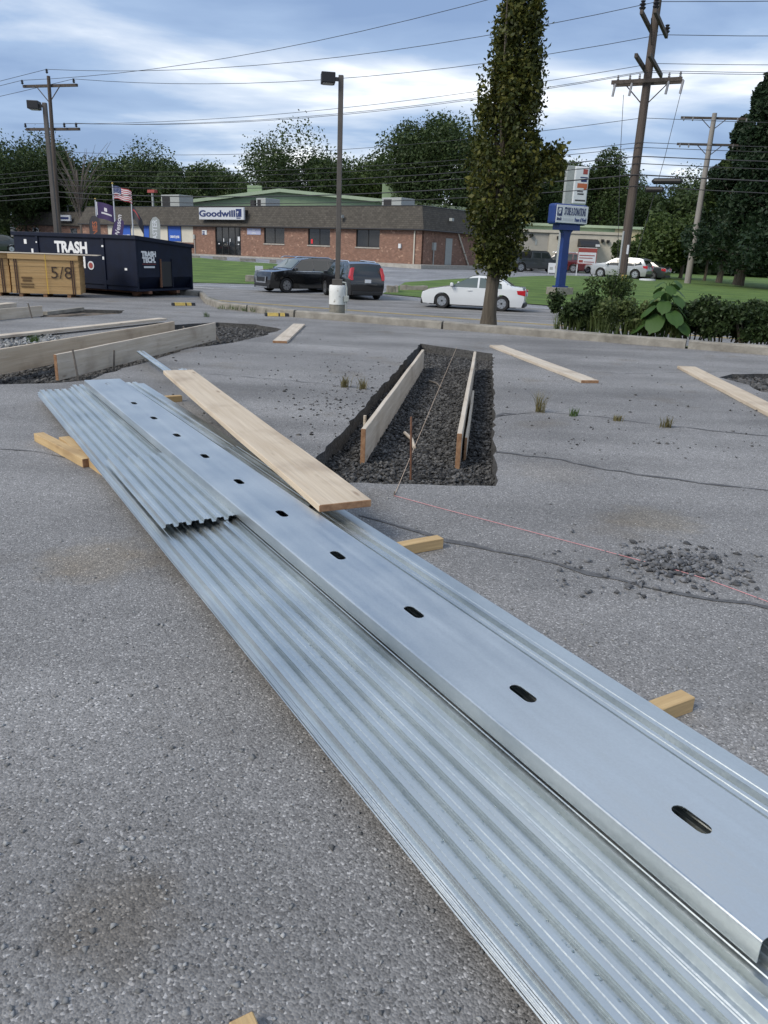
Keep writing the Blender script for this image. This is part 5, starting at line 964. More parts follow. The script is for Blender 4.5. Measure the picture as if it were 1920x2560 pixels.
def feather(px,py_top,py_b,mt,lab,body,tm,lean,D0=77.):
    t=at(px,py_top,D0); b=Vector((t.x,t.y,tz(t.x,t.y))); h=t.z-b.z; o=thing('feather_banner',lab,'banner',b)
    w_=1.0; pts=[(0,.5),(w_,.6),(w_,h*.80),(w_*.92,h*.92),(w_*.6,h),(w_*.3,h*.97),(.08,h*.86),(0,h*.7)]
    mb=MB().prism([(x+lean*z,z) for x,z in pts],1,-.02,.02); p=obj('banner_cloth',mb,mt,o)
    obj('banner_pole',MB().tube([(0-.03,0,-.1),(lean*h*.7-.03,0,h*.7),(lean*h*.9+.06,0,h*.88),(lean*h+.32,0,h*.99)],.03,6),'frame',o)
    m=text(body,.62,.004,.012); m.transform(Matrix.Translation(Vector((w_*.52+lean*h*.58,-.028,h*.58)))@Matrix.Rotation(lean*.8,4,'Y')@Matrix.Rotation(-math.pi/2,4,'Y')@Matrix.Rotation(math.pi/2,4,'X')); obj('lettering',m,tm,p)
    obj('banner_foot',MB().box((-.4,-.4,-.05),(.4,.4,.04)),'frame',o)
feather(222,538,600,'charcoal','dark feather banner with tall orange letters','ANIES','orange',.0); feather(268,545,600,'purple','purple feather banner with white letters leaning sideways','th & Wesson','flagw',.22); feather(370,541,600,'rtu','grey feather banner with white letters before the blue windows','MASTER','signw',.04)
# ================================================================== CARS
def make_car(name,lab,paint,L,Hh,Wd,wb_,wr,outl,glass_side,belt,clear=.2,ws=None,rw=None,gl_mt='cglass',parts=(),rimm='rim',roofz=None,cat='car',group=None,hlz=.72,tlz=.95,rails=False,chrome=False,simple=False):
    o=thing(name,lab,cat,group=group); hw=Wd/2; xf,xr=wb_/2+.0,-wb_/2; Rz=roofz or Hh
    def Y(x,z):
        a=hw*(.93+.07*sm(clear,.55,z)) if z<belt else hw*(1-.20*((z-belt)/(Rz-belt))**1.15)
        e=max(0,(abs(x)-.60*L/2)/(.40*L/2)); return a*(1-.13*e*e)
    # closed outline: upper points from front-bottom to rear-bottom, then lower edge with arches
    low=[]
    ra=wr*1.14
    for xc in (xr,xf):
        k=9
        for i in range(k+1):
            a=math.pi-math.pi*i/k; zz=wr+ra*math.sin(a)*1.0
            low.append((xc+ra*math.cos(a),max(clear,zz) if 0<i<k else clear))
    out=list(outl)+[p for p in low]
    dens=[]
    for i in range(len(out)):
        a=Vector(out[i]); b=Vector(out[(i+1)%len(out)]); n=max(1,int((b-a).length/.22))
        for k in range(n): dens.append(tuple(a+(b-a)*(k/n)))
    ex=[(x,z) for x in np.arange(-L/2+.15,L/2,.2) for z in (.45,.6,.75,.9,belt,belt+.18,belt+.36) if inpoly((x,z),[tuple(p) for p in dens])]
    v,f=fill([tuple(p) for p in dens],(),ex); mb=MB()
    for sgn in (1,-1): mb.add([(x,sgn*Y(x,z),z) for x,z in v],f)
    n=len(dens); k=6; lo=len(outl)
    for i in range(n):
        a,b=dens[i],dens[(i+1)%n]
        for j in range(k):
            q=[]
            for (x,z),t in ((a,j),(a,j+1),(b,j+1),(b,j)):
                vv=-1+2*t/k; cr=.035*(1-vv*vv) if z>clear+.02 else 0.
                cx=cr*(1.6 if x>0 else -1.2) if abs(x)>L/2-.45 and z<belt+.1 else 0; q.append((x+cx,vv*Y(x,z),z+(cr if z>belt-.15 and abs(x)<L/2-.1 else 0)))
            mb.add(q,[(0,1,2,3)])
    m=me(mb,'body'); b_=bmesh.new(); b_.from_mesh(m); bmesh.ops.remove_doubles(b_,verts=b_.verts,dist=.002); bmesh.ops.recalc_face_normals(b_,faces=b_.faces); b_.to_mesh(m); b_.free()
    body=obj('body',m,paint,o,smooth=True,bevel=.03); m.set_sharp_from_angle(angle=math.radians(32))
    def side(nm,poly,mt,off=.008,par=o,both=True,th=.0):
        ex=[(x,z) for x in np.arange(-L/2,L/2,.25) for z in np.arange(.3,Hh,.12) if inpoly((x,z),poly)]; v,f=fill(poly,(),ex); res=[]
        for sgn in ((1,-1) if both else (1,)): mb=MB().add([(x,sgn*(Y(x,z)+off),z) for x,z in v],f); res.append(obj(nm,mb,mt,par,smooth=True))
        return res
    def strip(nm,p0,p1,v0,v1,mt,off=.012,par=o):
        p0=Vector(p0);p1=Vector(p1); d=(p1-p0).normalized(); nn=Vector((-d.y,d.x)); mb=MB(); a,b=5,8
        if nn.dot(Vector((p0.x,p0.y-.7)))<0: nn=-nn
        for i in range(a+1):
            p=p0+(p1-p0)*(i/a)
            for j in range(b+1):
                vv=v0+(v1-v0)*j/b; cr=.035*(1-vv*vv); x,z=p; cx=cr*(1.6 if x>0 else -1.2) if abs(x)>L/2-.45 and z<belt+.1 else 0
                mb.v.append((x+nn.x*off+cx,vv*Y(x,z),z+nn.y*off+(cr if z>belt-.15 and abs(x)<L/2-.1 else 0)))
        mb.f=[(i*(b+1)+j,i*(b+1)+j+1,(i+1)*(b+1)+j+1,(i+1)*(b+1)+j) for i in range(a) for j in range(b)]; return obj(nm,mb,mt,par,smooth=True)
    for g in glass_side: side('side_window',g,gl_mt)
    if ws: strip('windshield',ws[0],ws[1],-.86,.86,gl_mt if gl_mt!='cglass' else 'lglass')
    if rw: strip('rear_window',rw[0],rw[1],-.84,.84,gl_mt)
    for xc in (xf,xr):
        for sgn in (1,-1):
            yw=sgn*(hw*.99-.12); w_=thing('wheel','','',(xc,yw,wr))
            w_.parent=o
            ty=MB().lathe([(wr*.62,-.11),(wr*.93,-.115),(wr,-.08),(wr,.08),(wr*.93,.115),(wr*.62,.11)],24,'Y'); ty.f=ty.f[:-2]; obj('tyre',ty,'tyre',w_,smooth='angle')
            mb=MB().lathe([(0,-.06),(wr*.62,-.06),(wr*.62,.06),(0,.06)],20,'Y'); obj('rim_barrel',mb,'black',w_)
            mb=MB(); ys=.112*sgn
            for s_ in range(7):
                a=2*math.pi*s_/7; c,s2=math.cos(a),math.sin(a)
                def R(r,t,y): return (r*c-t*s2,y,r*s2+t*c)
                q0,q1=.045,.062; mb.add([R(.04,-q0,ys),R(.04,q0,ys),R(wr*.60,q1,ys),R(wr*.60,-q1,ys),R(.04,-q0,ys*.5),R(.04,q0,ys*.5),R(wr*.60,q1,ys*.5),R(wr*.60,-q1,ys*.5)],[(0,1,2,3),(7,6,5,4),(0,4,5,1),(1,5,6,2),(2,6,7,3),(3,7,4,0)])
            rr=MB().lathe([(wr*.56,ys*.55),(wr*.64,ys*.55),(wr*.64,ys),(wr*.58,ys)],20,'Y'); mb.add(rr.v,rr.f[:-2]); obj('rim',mb,rimm,w_)
    xF=L/2; 
    for sgn in (1,-1):
        y0,y1=sorted((sgn*hw*.55,sgn*hw*.86)); obj('headlight',MB().prism([(xF-.34,hlz-.02),(xF-.07,hlz-.08),(xF-.05,hlz+.05),(xF-.34,hlz+.10)],1,y0,y1+.0),'hl',o,bevel=.02)
        obj('mirror',MB().box((.55*L/4-.06+.25,sgn*hw*1.0 if sgn>0 else -hw-.2,belt+.02),(.55*L/4+.08+.25,hw+.2 if sgn>0 else -hw*1.0,belt+.17)),paint,o,bevel=.03)
        y0,y1=sorted((sgn*hw*.58,sgn*hw*.93)); xR=-L/2
        tl=[(xR-.03,tlz-.12),(xR-.02,tlz+.12),(xR+.35,tlz+.10),(xR+.30,tlz-.06)] if tlz<1.3 else [(xR-.02,tlz-.42),(xR+.03,tlz-.2),(xR+.10,tlz+.18),(xR+.26,tlz+.12),(xR+.26,tlz-.3)]
        nt_=len(tl); obj('taillight',MB().add([(x,sgn*(Y(max(x,xR),z)+.012),z) for x,z in tl]+[(x,sgn*(Y(max(x,xR),z)-(.24 if tlz<1.3 else .13)),z) for x,z in tl],[tuple(range(nt_)),tuple(range(nt_,2*nt_))[::-1]]+[(i,(i+1)%nt_,nt_+(i+1)%nt_,nt_+i) for i in range(nt_)]),'red',o,bevel=.015)
        for xd in ((.1,-.85) if not simple else ()): obj('door_handle',MB().box((xd-.1,sgn*(Y(xd,belt-.12)+.001) if sgn>0 else -(Y(xd,belt-.12)+.03),belt-.14),(xd+.1,(Y(xd,belt-.12)+.03) if sgn>0 else -(Y(xd,belt-.12)+.001),belt-.11)),'chrome' if chrome else paint,o)
        if rails: obj('roof_rail',MB().tube([(L*.16,sgn*hw*.70,Hh-.03),(L*.12,sgn*hw*.70,Hh+.045),(-L*.30,sgn*hw*.70,Hh+.03),(-L*.35,sgn*hw*.70,Hh-.06)],.028,6),'chrome',o)
    obj('grille',MB().box((xF-.10,-hw*.42,hlz-.20),(xF+.05,hw*.42,hlz+.06)),'black',o,bevel=.02)
    obj('lower_bumper',MB().box((xF-.25,-hw*.80,clear-.02),(xF+.03,hw*.80,clear+.2)),'black',o,bevel=.03); obj('rear_bumper',MB().box((-xF-.035,-hw*.78,clear+.0),(-xF+.25,hw*.78,clear+.18)),'black',o,bevel=.03)
    obj('license_plate',MB().box((-xF-.065,-.16,tlz-.14 if tlz<1.3 else .82),(-xF-.04,.16,tlz+.02 if tlz<1.3 else .98)),'signw',o)
    obj('underbody',MB().box((-L*.42,-hw*.75,clear-.04),(L*.42,hw*.75,clear+.12)),'black',o)
    if rails and chrome:
        for sgn in (1,-1):
            y=sgn*(hw+.004); obj('window_trim',MB().box((-1.75,min(y,y+.012*sgn),belt-.035),(1.0,max(y,y+.012*sgn),belt-.005)),'chrome',o)
        mb=MB().prism([(-hw*.46,hlz+.10),(-hw*.56,hlz+.10),(-hw*.50,hlz-.24),(hw*.50,hlz-.24),(hw*.56,hlz+.10),(hw*.46,hlz+.10),(hw*.42,hlz-.17),(-hw*.42,hlz-.17)],0,xF+.05,xF+.075); obj('grille_trim',mb,'chrome',o)
        obj('skid_plate',MB().box((xF-.1,-hw*.6,clear+.0),(xF+.05,hw*.6,clear+.06)),'chrome',o)
    return o
def suv_out(L,H,belt,hood=1.14,cl=.24):
    h=L/2; return [(h-.06,cl),(h-.0,.5),(h-.02,.78),(h-.10,hood-.08),(h-.7,hood),(1.12,hood+.07),(.42,H-.10),(-.15,H-.02),(-1.0,H),(-h+.75,H-.03),(-h+.42,H-.10),(-h+.12,belt+.08),(-h+.02,.95),(-h,.6),(-h+.08,cl)]
def sed_out(L,H,belt,cl=.2):
    h=L/2; return [(h-.08,cl),(h-.0,.45),(h-.04,.66),(h-.35,.80),(1.25,.93),(.95,.96),(.05,H-.05),(-.25,H),(-.8,H-.02),(-1.2,H-.10),(-1.75,belt+.08),(-h+.12,belt+.06),(-h+.02,belt-.12),(-h,.55),(-h+.1,cl)]
def suv(name,lab,paint,L=5.0,H=1.76,W=1.96,belt=1.1,wr=.38,wbs=2.9,**k):
    g=[[(1.08,belt),(.50,H-.17),(-.25,H-.12),(-.25,belt)],[(-.33,belt),(-.33,H-.12),(-1.25,H-.13),(-1.25,belt)],[(-1.35,belt+.02),(-1.35,H-.14),(-L/2+.62,H-.18),(-L/2+.42,belt+.12)]]
    return make_car(name,lab,paint,L,H,W,wbs,wr,suv_out(L,H,belt),g,belt,.24,((1.07,1.245),(.46,H-.13)),((-L/2+.40,H-.16),(-L/2+.15,belt+.14)),**k)
def sedan(name,lab,paint,L=4.58,H=1.46,W=1.74,belt=.95,wr=.325,wbs=2.65,**k):
    g=[[(.98,belt),(.22,H-.13),(-.22,H-.09),(-.22,belt)],[(-.30,belt),(-.30,H-.09),(-.88,H-.12),(-1.28,belt+.18),(-1.30,belt)]]
    return make_car(name,lab,paint,L,H,W,wbs,wr,sed_out(L,H,belt),g,belt,.19,((.93,.985),(.08,H-.065)),((-1.22,H-.12),(-1.70,belt+.10)),hlz=.64,tlz=.80,**k)
def place(o,pa,pb,L,zoff=0.):
    """pa, pb: ground points of rear and front ends"""
    c=(pa+pb)/2; d=(pb-pa); o.rotation_euler=(0,0,math.atan2(d.y,d.x)); o.location=(c.x,c.y,tz(c.x,c.y)+zoff); return o
def yawd(o,px,depth,deg,zoff=.0,py=700):
    q=at(px,py,depth); o.location=(q.x,q.y,tz(q.x,q.y)+zoff); o.rotation_euler=(0,0,math.radians(deg)); return o
c1_=suv('suv','black SUV with chrome trim and roof rails waiting at the driveway mouth','p_black',L=4.85,H=1.82,belt=1.14,wr=.39,rails=True,chrome=True,cat='suv'); yawd(c1_,749,44.8,180+40)
c2_=suv('suv','dark SUV seen from behind with red lights turning into the driveway','p_black',L=4.95,H=1.775,W=2.0,rails=True,tlz=1.35,cat='suv'); yawd(c2_,878,41.6,112)
c3_=sedan('sedan','white sedan passing behind the slim tree trunk on the road','p_white',gl_mt='lglass'); yawd(c3_,1189,36.0,180-14); 
pk=suv('suv','maroon SUV parked in the far lot behind the blue sign column','p_maroon',L=5.1,H=1.88,W=2.02,belt=1.15,wr=.4,rails=True,cat='suv',simple=True); yawd(pk,1400,82,180-22,py=680)
sv=suv('suv','silver crossover parked behind the leaning utility pole','p_silver',L=4.7,H=1.66,W=1.9,belt=1.02,cat='suv',simple=True); yawd(sv,1552,67,180-35,py=690)
sv2=suv('suv','white crossover parked beyond the silver one','p_white',L=4.6,H=1.68,W=1.86,cat='suv',simple=True); yawd(sv2,1563,72.5,180-35,py=690)
dk=sedan('sedan','dark sedan with red tail lamps parked beside the silver crossover','p_grey',simple=True); yawd(dk,1602,69.5,180-37,py=690)
s6=sedan('sedan','silver sedan parked in the far lot behind the tree crown','p_silver',simple=True); yawd(s6,1290,78,180-20,py=680)
s7=sedan('sedan','white sedan mostly hidden behind the notice board','p_white',simple=True); yawd(s7,1440,84,180-25,py=680)
for px,dpt,pt,lab in ((76,80,'p_silver','pale car behind the dumpster, only its roof showing'),(150,78,'p_blue','dark blue car behind the dumpster beside the lamp post'),(195,79,'p_black','black car behind the dumpster before the flagpoles'),(-8,70,'p_grey','dark car at the edge of the far lot beyond the plywood')):
    q=sedan('sedan',lab,pt,simple=True); yawd(q,px,dpt,200,py=640)
# pickup
def pickup():
    L,H,W,belt=5.5,1.86,1.9,1.18; h=L/2
    out=[(h-.05,.35),(h,.6),(h-.02,1.05),(h-.25,1.16),(1.15,1.2),(.85,1.75),(.6,1.80),(-.75,1.80),(-.82,1.22),(-h+.02,1.2),(-h,.7),(-h+.05,.4)]
    g=[[(.98,belt+.06),(.80,1.68),(.15,1.70),(.15,belt+.06)],[(.05,belt+.06),(.05,1.70),(-.66,1.70),(-.70,belt+.06)]]
    o=make_car('pickup_truck','dark grey pickup truck with a black soft top in the far lot','p_grey',L,H,W,3.45,.41,out,g,belt,.36,((1.05,1.3),(.88,1.68)),((-.78,1.7),(-.80,1.30)),cat='pickup',hlz=.95,tlz=1.02,simple=True)
    obj('soft_top',MB().prism([(.86,1.775),(.6,1.86),(-.78,1.86),(-.88,1.3),(-.84,1.3),(-.78,1.812),(.62,1.812)],1,-.74,.74),'black',o,bevel=.03); obj('bed_floor',MB().box((-h+.12,-.7,1.205),(-.92,.7,1.215)),'black',o)
    obj('spare_rack',MB().box((-h+.3,-.72,1.22),(-.95,-.66,1.75)).box((-h+.3,.66,1.22),(-.95,.72,1.75)).box((-h+.3,-.66,1.69),(-h+.36,.66,1.75)),'black',o); return o
yawd(pickup(),1337,73.,13,py=680)
# ================================================================== FAR SMALL THINGS
for i,(x0,x1,y) in enumerate(((480,502,646),(532,570,649),(600,642,653),(674,692,657))):
    a=hit(x0,y);b=hit(x1,y); d=(b-a).normalized(); mb=MB().prism([(-.1,0),(-.07,.22),(.07,.22),(.1,0)],0,0,(b-a).length*.92); o=obj('wheel_stop',mb,'conc_d',bevel=.015,label='low concrete wheel stop along the top of the lawn',cat='wheel stop',group='concrete wheel stops by the lawn'); o.location=a; o.rotation_euler=(0,0,math.atan2(d.y,d.x))
def blockstone(px0,px1,py,h,lab,dep=.5):
    a=hit(px0,py);b=hit(px1,py); d=(b-a).normalized(); L=(b-a).length; mb=MB()
    k=5
    for i in range(k+1):
        for (y,z) in ((0,-.2),(dep,-.2),(dep-.05,h),(.05,h)): mb.v.append((L*i/k,y+random.uniform(-.05,.05),z+random.uniform(-.05,.05) if z>0 else z))
    mb.f=[(4*i+q,4*i+(q+1)%4,4*i+4+(q+1)%4,4*i+4+q) for i in range(k) for q in range(4)]+[(3,2,1,0),(4*k,4*k+1,4*k+2,4*k+3)]
    o=obj('edging_stone',mb,'conc_d',bevel=.04,label=lab,cat='stone'); o.location=a; o.rotation_euler=(0,0,math.atan2(d.y,d.x))
blockstone(613,655,706,.42,'weathered edging block at the lawn corner beside the black SUV'); blockstone(968,996,734,.42,'rounded edging stone at the tip of the grass island'); blockstone(1000,1070,728,.32,'long weathered timber edging the grass island',.3)
for px,py,w_,h_,lab in ((1637,672,1.3,1.7,'taller green utility cabinet beside the trees'),(1660,676,1.0,1.4,'lower green utility cabinet beside the taller one')):
    b=hit(px,py+10); o=obj('utility_cabinet',MB().box((-w_/2,-.4,-.2),(w_/2,.4,h_)),'cab',bevel=.04,label=lab,cat='cabinet'); o.location=b
    obj('cabinet_door',MB().box((-w_/2+.08,-.43,.1),(w_/2-.08,-.402,h_-.12)),'cab',o)
b=hit(1618,703); o=obj('manhole_ring',MB().lathe([(0,0),(.62,0),(.60,.16),(.45,.18),(0,.15)],18),'signw',label='pale concrete manhole ring set in the lawn',cat='manhole'); o.location=b
# ================================================================== VEGETATION
def tree(base,height,rad,crown_z,mt,lab,nleaf,lsize,shape='round',trunk_r=.25,group='background trees',name='tree',lobes=14,bare=0):
    base=Vector(base); o=thing(name,lab,'tree',base,group=group); rs=RNG
    h=height; mb=MB(); mb.tube([(0,0,-.3),(.05,0,crown_z*.6),(.1*random.uniform(-1,1),0,crown_z+(h-crown_z)*.45)],[trunk_r*1.25,trunk_r,trunk_r*.5],8)
    cz=(h+crown_z)/2; hz=(h-crown_z)/2; cent=[]
    for i in range(lobes):
        if shape=='round':
            u=rs.normal(size=3); u/=np.linalg.norm(u); r=rs.uniform(.3,.74); c=np.array([u[0]*rad*r,u[1]*rad*r,cz+u[2]*hz*r]); sr=rad*rs.uniform(.26,.50)
        else:
            t=(i+.5)/lobes; rr=rad*(1-t)**.8*rs.uniform(.25,1.0); a=rs.uniform(0,2*math.pi); c=np.array([rr*math.cos(a),rr*math.sin(a),crown_z+(h-crown_z)*t]); sr=rad*(.12+.30*(1-t))*rs.uniform(.6,1.15)
        cent.append((c,sr)); mb.tube([(0,0,crown_z*.8+(c[2]-crown_z)*.35 if c[2]>crown_z else crown_z*.7),tuple(c*np.array([.5,.5,.8])),tuple(c)],[trunk_r*.4,trunk_r*.25,trunk_r*.08],5)
    obj('trunk',mb,'bark',o)
    P=[]; per=nleaf//len(cent)
    for c,sr in cent:
        u=rs.normal(size=(per,3)); u/=np.linalg.norm(u,axis=1)[:,None]; r=sr*(rs.uniform(.35,1.12,size=(per,1)))**.7; q=c+u*r*np.array([1,1,.85]); P.append(q)
        # ragged sprays
        k=per//10; s_=c+ (u[:k]*sr*1.0)+rs.normal(size=(k,3))*sr*.09; P.append(s_)
    P=np.concatenate(P); P=P[P[:,2]>crown_z*.55]
    m=npmesh('crown',leaves(P,lsize,flat=.3)); obj('crown',m,mt,o); return o
def tr(px,pyt,D,rad,mt,lab,crown=.25,n=7000,ls=.55,shape='round',group='trees behind the store',lobes=16,base_z=None,name='tree'):
    t=at(px,pyt,D); z0=.5 if base_z is None else base_z; h=(t.z-z0)*(1.07 if shape=='round' else 1.); tree((t.x,t.y,z0),h,rad,h*crown,mt,lab,n,ls,shape,trunk_r=.02*h,group=group,lobes=lobes,name=name)
BT=[(40,322,112,9,'l_dark','dark tree behind the wing roof at the far end of the row'),(-70,330,105,9,'l_dark','dark tree beyond the wing, half out of the row'),(130,372,118,7,'l_mid','mid green tree beside the bare-topped one'),(230,395,112,6,'l_mid','lower tree behind the flagpoles'),(300,385,120,8,'l_dark','dark tree behind the national flag'),(395,382,116,7.5,'l_dark','dark uneven tree behind the rooftop unit'),(470,392,110,5.5,'l_dark','slim-topped dark tree behind the mansard'),(545,425,125,7,'l_mid','low tree between the taller dark ones'),(600,432,118,5,'l_dark','low dark tree beside the broad round one'),(735,340,104,8.5,'l_dark','broad round tree behind the gable ridge'),(815,360,106,3.4,'l_dark','narrow dark tree beside the lamp post'),(905,366,108,6.5,'l_light','pale green tree beside the lamp post'),(985,385,112,5,'l_mid','mid green tree under the tall dark one'),(1105,262,100,7.5,'l_dark','tallest dark tree behind the hall'),(1040,340,100,6,'l_dark','dark tree joined to the tallest one'),(1230,330,103,6.5,'l_dark','dark tree hidden behind the columnar tree'),(1320,400,108,6.,'l_dark','dark tree behind the pylon signs'),(1410,385,110,6,'l_dark','dark rounded tree behind the tall white sign'),(1500,368,108,6.5,'l_dark','broad dark tree behind the tall timber pole'),(1600,470,120,6,'l_mid','lower tree beyond the pale building'),(1680,420,115,6,'l_dark','dark tree behind the cables')]
for px,pyt,D,rad,mt,lab in BT: tr(px,pyt,D,rad,mt,lab,crown=.12,n=30000 if rad>6 else 17000,ls=.30,lobes=22 if rad>6 else 16)
# undergrowth belt behind the buildings
mb=[]; 
for i in range(16000):
    px=random.uniform(-300,2300); D=random.uniform(118,132); p=at(px,600,D); mb.append((p.x,p.y,random.uniform(.3,8.5)*random.random()**.3))
obj('woodland_edge',npmesh('woodland_edge',leaves(mb,1.5,flat=.2)),'l_dark',label='dark mass of woodland undergrowth behind all the buildings',cat='woodland',kind='stuff')
# bare-topped twiggy tree by the distant pole
q=at(185,345,100.); o=thing('tree','thin grey half-bare tree beside the distant pole','tree',(q.x,q.y,.5)); mb=MB()
for i in range(46):
    a=random.uniform(0,6.28); r=random.uniform(1,4.2); zt_r=random.uniform(8,q.z-.5); z0=random.uniform(3,7); mb.tube([(0,0,z0),(r*.4*math.cos(a),r*.4*math.sin(a),(z0+zt_r)/2),(r*math.cos(a),r*math.sin(a),zt_r)],[.06,.035,.012],4,cap=False)
mb.tube([(0,0,-.3),(0,0,9)],[.22,.1],7); obj('trunk',mb,'dead',o)
# right-hand trees
tr(1945,165,58,4.2,'l_pine','tall dark conifer at the lawn end, pointed top',crown=.12,n=30000,ls=.27,shape='cone',group='conifers beside the lawn',lobes=60,name='conifer_tree')
tr(2060,190,54,4.6,'l_pine','dark conifer crowding behind the tallest one',crown=.08,n=30000,ls=.27,shape='cone',group='conifers beside the lawn',lobes=54,name='conifer_tree')
tr(1865,300,66,3.4,'l_pine','shorter dark conifer beside the grey pole',crown=.1,n=30000,ls=.27,shape='cone',group='conifers beside the lawn',lobes=54,name='conifer_tree')
tr(1900,360,60,3.2,'l_dark','dark broadleaf tree under the conifers',crown=.12,n=9000,ls=.4,group='trees beside the lawn',lobes=18)
tr(1680,545,74,3.6,'l_light','pale green young tree beside the utility cabinets',crown=.1,n=8000,ls=.32,group='trees beside the lawn',lobes=18); tr(1790,520,72,3.,'l_mid','mid green tree behind the slim shaded pole',crown=.1,n=7000,ls=.32,group='trees beside the lawn',lobes=16)
tr(1735,470,80,4.,'l_dark','dark tree behind the grey utility pole',crown=.1,n=8000,ls=.4,group='trees beside the lawn',lobes=18); tr(1605,590,80,3.,'l_mid','small tree at the corner of the pale building',crown=.05,n=5000,ls=.32,group='trees beside the lawn',lobes=12)
# columnar oak
tb=gnd(1226,799); tb=Vector((tb.x,tb.y+.35,.0)); tb.z=.02; oak=thing('columnar_tree','tall narrow columnar tree with yellowing leaves standing behind the kerb','tree',tb); Ht=7.9
mb=MB(); mb.tube([(0,0,-.3),(.0,0,.1),(.02,0,.7),(.05,0,1.15),(.08,0,2.0),(.12,0,4.),(.2,0,6.5),(.22,0,7.8)],[.24,.18,.155,.17,.13,.09,.05,.02],12)
for i in range(34):
    a=random.uniform(0,6.28); z0=random.uniform(.75,3.6); r=random.uniform(.2,.62); z1=min(7.6,z0+random.uniform(1.2,3.2)); c,s_=math.cos(a),math.sin(a)
    mb.tube([(.05,0,z0),(.05+r*.55*c,r*.55*s_,z0+(z1-z0)*.35),(.08+r*c,r*s_,z1)],[.06,.04,.012],6)
obj('trunk',mb,'bark',oak,smooth='angle')
def oak_r(z): return np.interp(z,[1.0,1.35,1.9,2.6,3.6,4.8,6.2,7.2,8.0],[.14,.36,.58,.72,.73,.60,.42,.27,.06])
P=[]
ncl=640
for i in range(ncl):
    z=random.uniform(1.15,7.9); a=random.uniform(0,6.28); r=oak_r(z)*random.choice((random.uniform(.4,1.0),random.uniform(.75,1.22))); c=np.array([.03+.025*z+r*math.cos(a),r*math.sin(a),z]); k=random.randint(38,62); q=RNG.normal(size=(k,3))*np.array([.075,.075,.135])*random.uniform(.7,1.3); P.append(c+q)
for i in range(42):
    z=random.uniform(1.8,7.2); a=random.uniform(0,6.28); r=oak_r(z)*1.12; c=np.array([.1+r*math.cos(a),r*math.sin(a),z]); q=RNG.normal(size=(40,3))*np.array([.07,.07,.2])+np.linspace(0,.35,40)[:,None]*np.array([math.cos(a)*.5,math.sin(a)*.5,.8]); P.append(c+q)
obj('crown',npmesh('crown',leaves(np.concatenate(P),.092,flat=.1,asp=.6)),'l_oak',oak)
P=[]
for i in range(60): z=random.uniform(3.2,3.9); c=np.array([.95+random.uniform(-.25,.45),random.uniform(-.3,.3),z]); P.append(c+RNG.normal(size=(30,3))*.09)
obj('side_branch',MB().tube([(.1,0,2.2),(.6,0,3.0),(1.2,0,3.7)],[.05,.03,.01],6),'bark',oak)
obj('branch_leaves',npmesh('branch_leaves',leaves(np.concatenate(P)[:1500],.10)),'l_oak',oak)
# hedge, weeds, bush behind the kerb
def bush(cx,w_,h_,d_,mt,n,ls,name,lab,cat,stem=True,zb=.05):
    o=thing(name,lab,cat,(cx.x,cx.y,zb)); P=[]; nb=max(6,int(w_*9))
    cs=[(random.uniform(-w_/2,w_/2),random.uniform(-d_/2,d_/2),random.uniform(.15,.8)*h_,random.uniform(.16,.3)*max(.7,h_)) for _ in range(nb*3)]
    for c in cs:
        k=n//len(cs); u=RNG.normal(size=(k,3)); u/=np.linalg.norm(u,axis=1)[:,None]; P.append(np.array(c[:3])+u*c[3]*RNG.uniform(.3,1.1,size=(k,1)))
    P=np.concatenate(P); P=P[(P[:,2]>0)]; obj('foliage',npmesh('foliage',leaves(P,ls)),mt,o)
    mb=MB()
    for c in cs[::2]: mb.tube([(c[0]*.6,c[1]*.6,-.1),(c[0],c[1],c[2])],[.018,.006],5,cap=False)
    obj('stems',mb,'bark',o); return o
def blades(P,h_,w_,n,lean=.5):
    V=[]
    for p in P:
        for _ in range(n):
            a=random.uniform(0,6.28); l=h_*random.uniform(.5,1.15); le=lean*random.uniform(.3,1.2); c,s_=math.cos(a),math.sin(a); b=Vector(p)+Vector((random.gauss(0,.015),random.gauss(0,.015),0)); ww=w_*random.uniform(.6,1.2)
            t=b+Vector((c*l*le,s_*l*le,l)); md=b+Vector((c*l*le*.35,s_*l*le*.35,l*.6)); sd_=Vector((-s_,c,0))*ww
            V+=[b-sd_,b+sd_,md+sd_*.8,md-sd_*.8, md-sd_*.8,md+sd_*.8,t+sd_*.1,t-sd_*.1]
    return npmesh('blades',np.array([tuple(v) for v in V]),4)
def kp(px,off=.45): # point just behind the kerb below photo column px
    y=812+(px-1100)*.0702; g=gnd(px,y); return Vector((g.x,g.y,0))+EN*(off+.2)
bush(kp(1410,.9),1.1,.72,.9,'l_hedge',9000,.075,'shrub','dense dark shrub at the driveway end of the planting','shrub')
bush(kp(1560,.8),1.6,.70,.8,'l_weed',9000,.07,'weed_clump','rank yellow-green weeds between the dark shrub and the broad-leaved plant','weeds')
w_=kp(1540,.5); P=[tuple(kp(px,random.uniform(.1,.9))) for px in np.arange(1370,1700,4)]; obj('tall_grass',blades(P,.42,.008,9),'l_weed',label='long arching grass spilling over the kerb below the shrubs',cat='grass',kind='stuff')
for i,(px,wv,lab) in enumerate(((1712,1.2,'hedge shrub directly beside the broad-leaved plant'),(1800,1.2,'hedge shrub second along from the broad-leaved plant'),(1885,1.3,'hedge shrub third along from the broad-leaved plant'),(1985,1.4,'hedge shrub farthest from the broad-leaved plant'))): bush(kp(px,.85),wv,.82 if i else .7,.9,'l_hedge',9500,.075,'hedge_shrub',lab,'shrub')
bush(kp(1478,1.5),.75,1.25,.6,'l_mid',3600,.07,'sapling','loose upright sapling rising above the shrubs near the blue column','sapling')
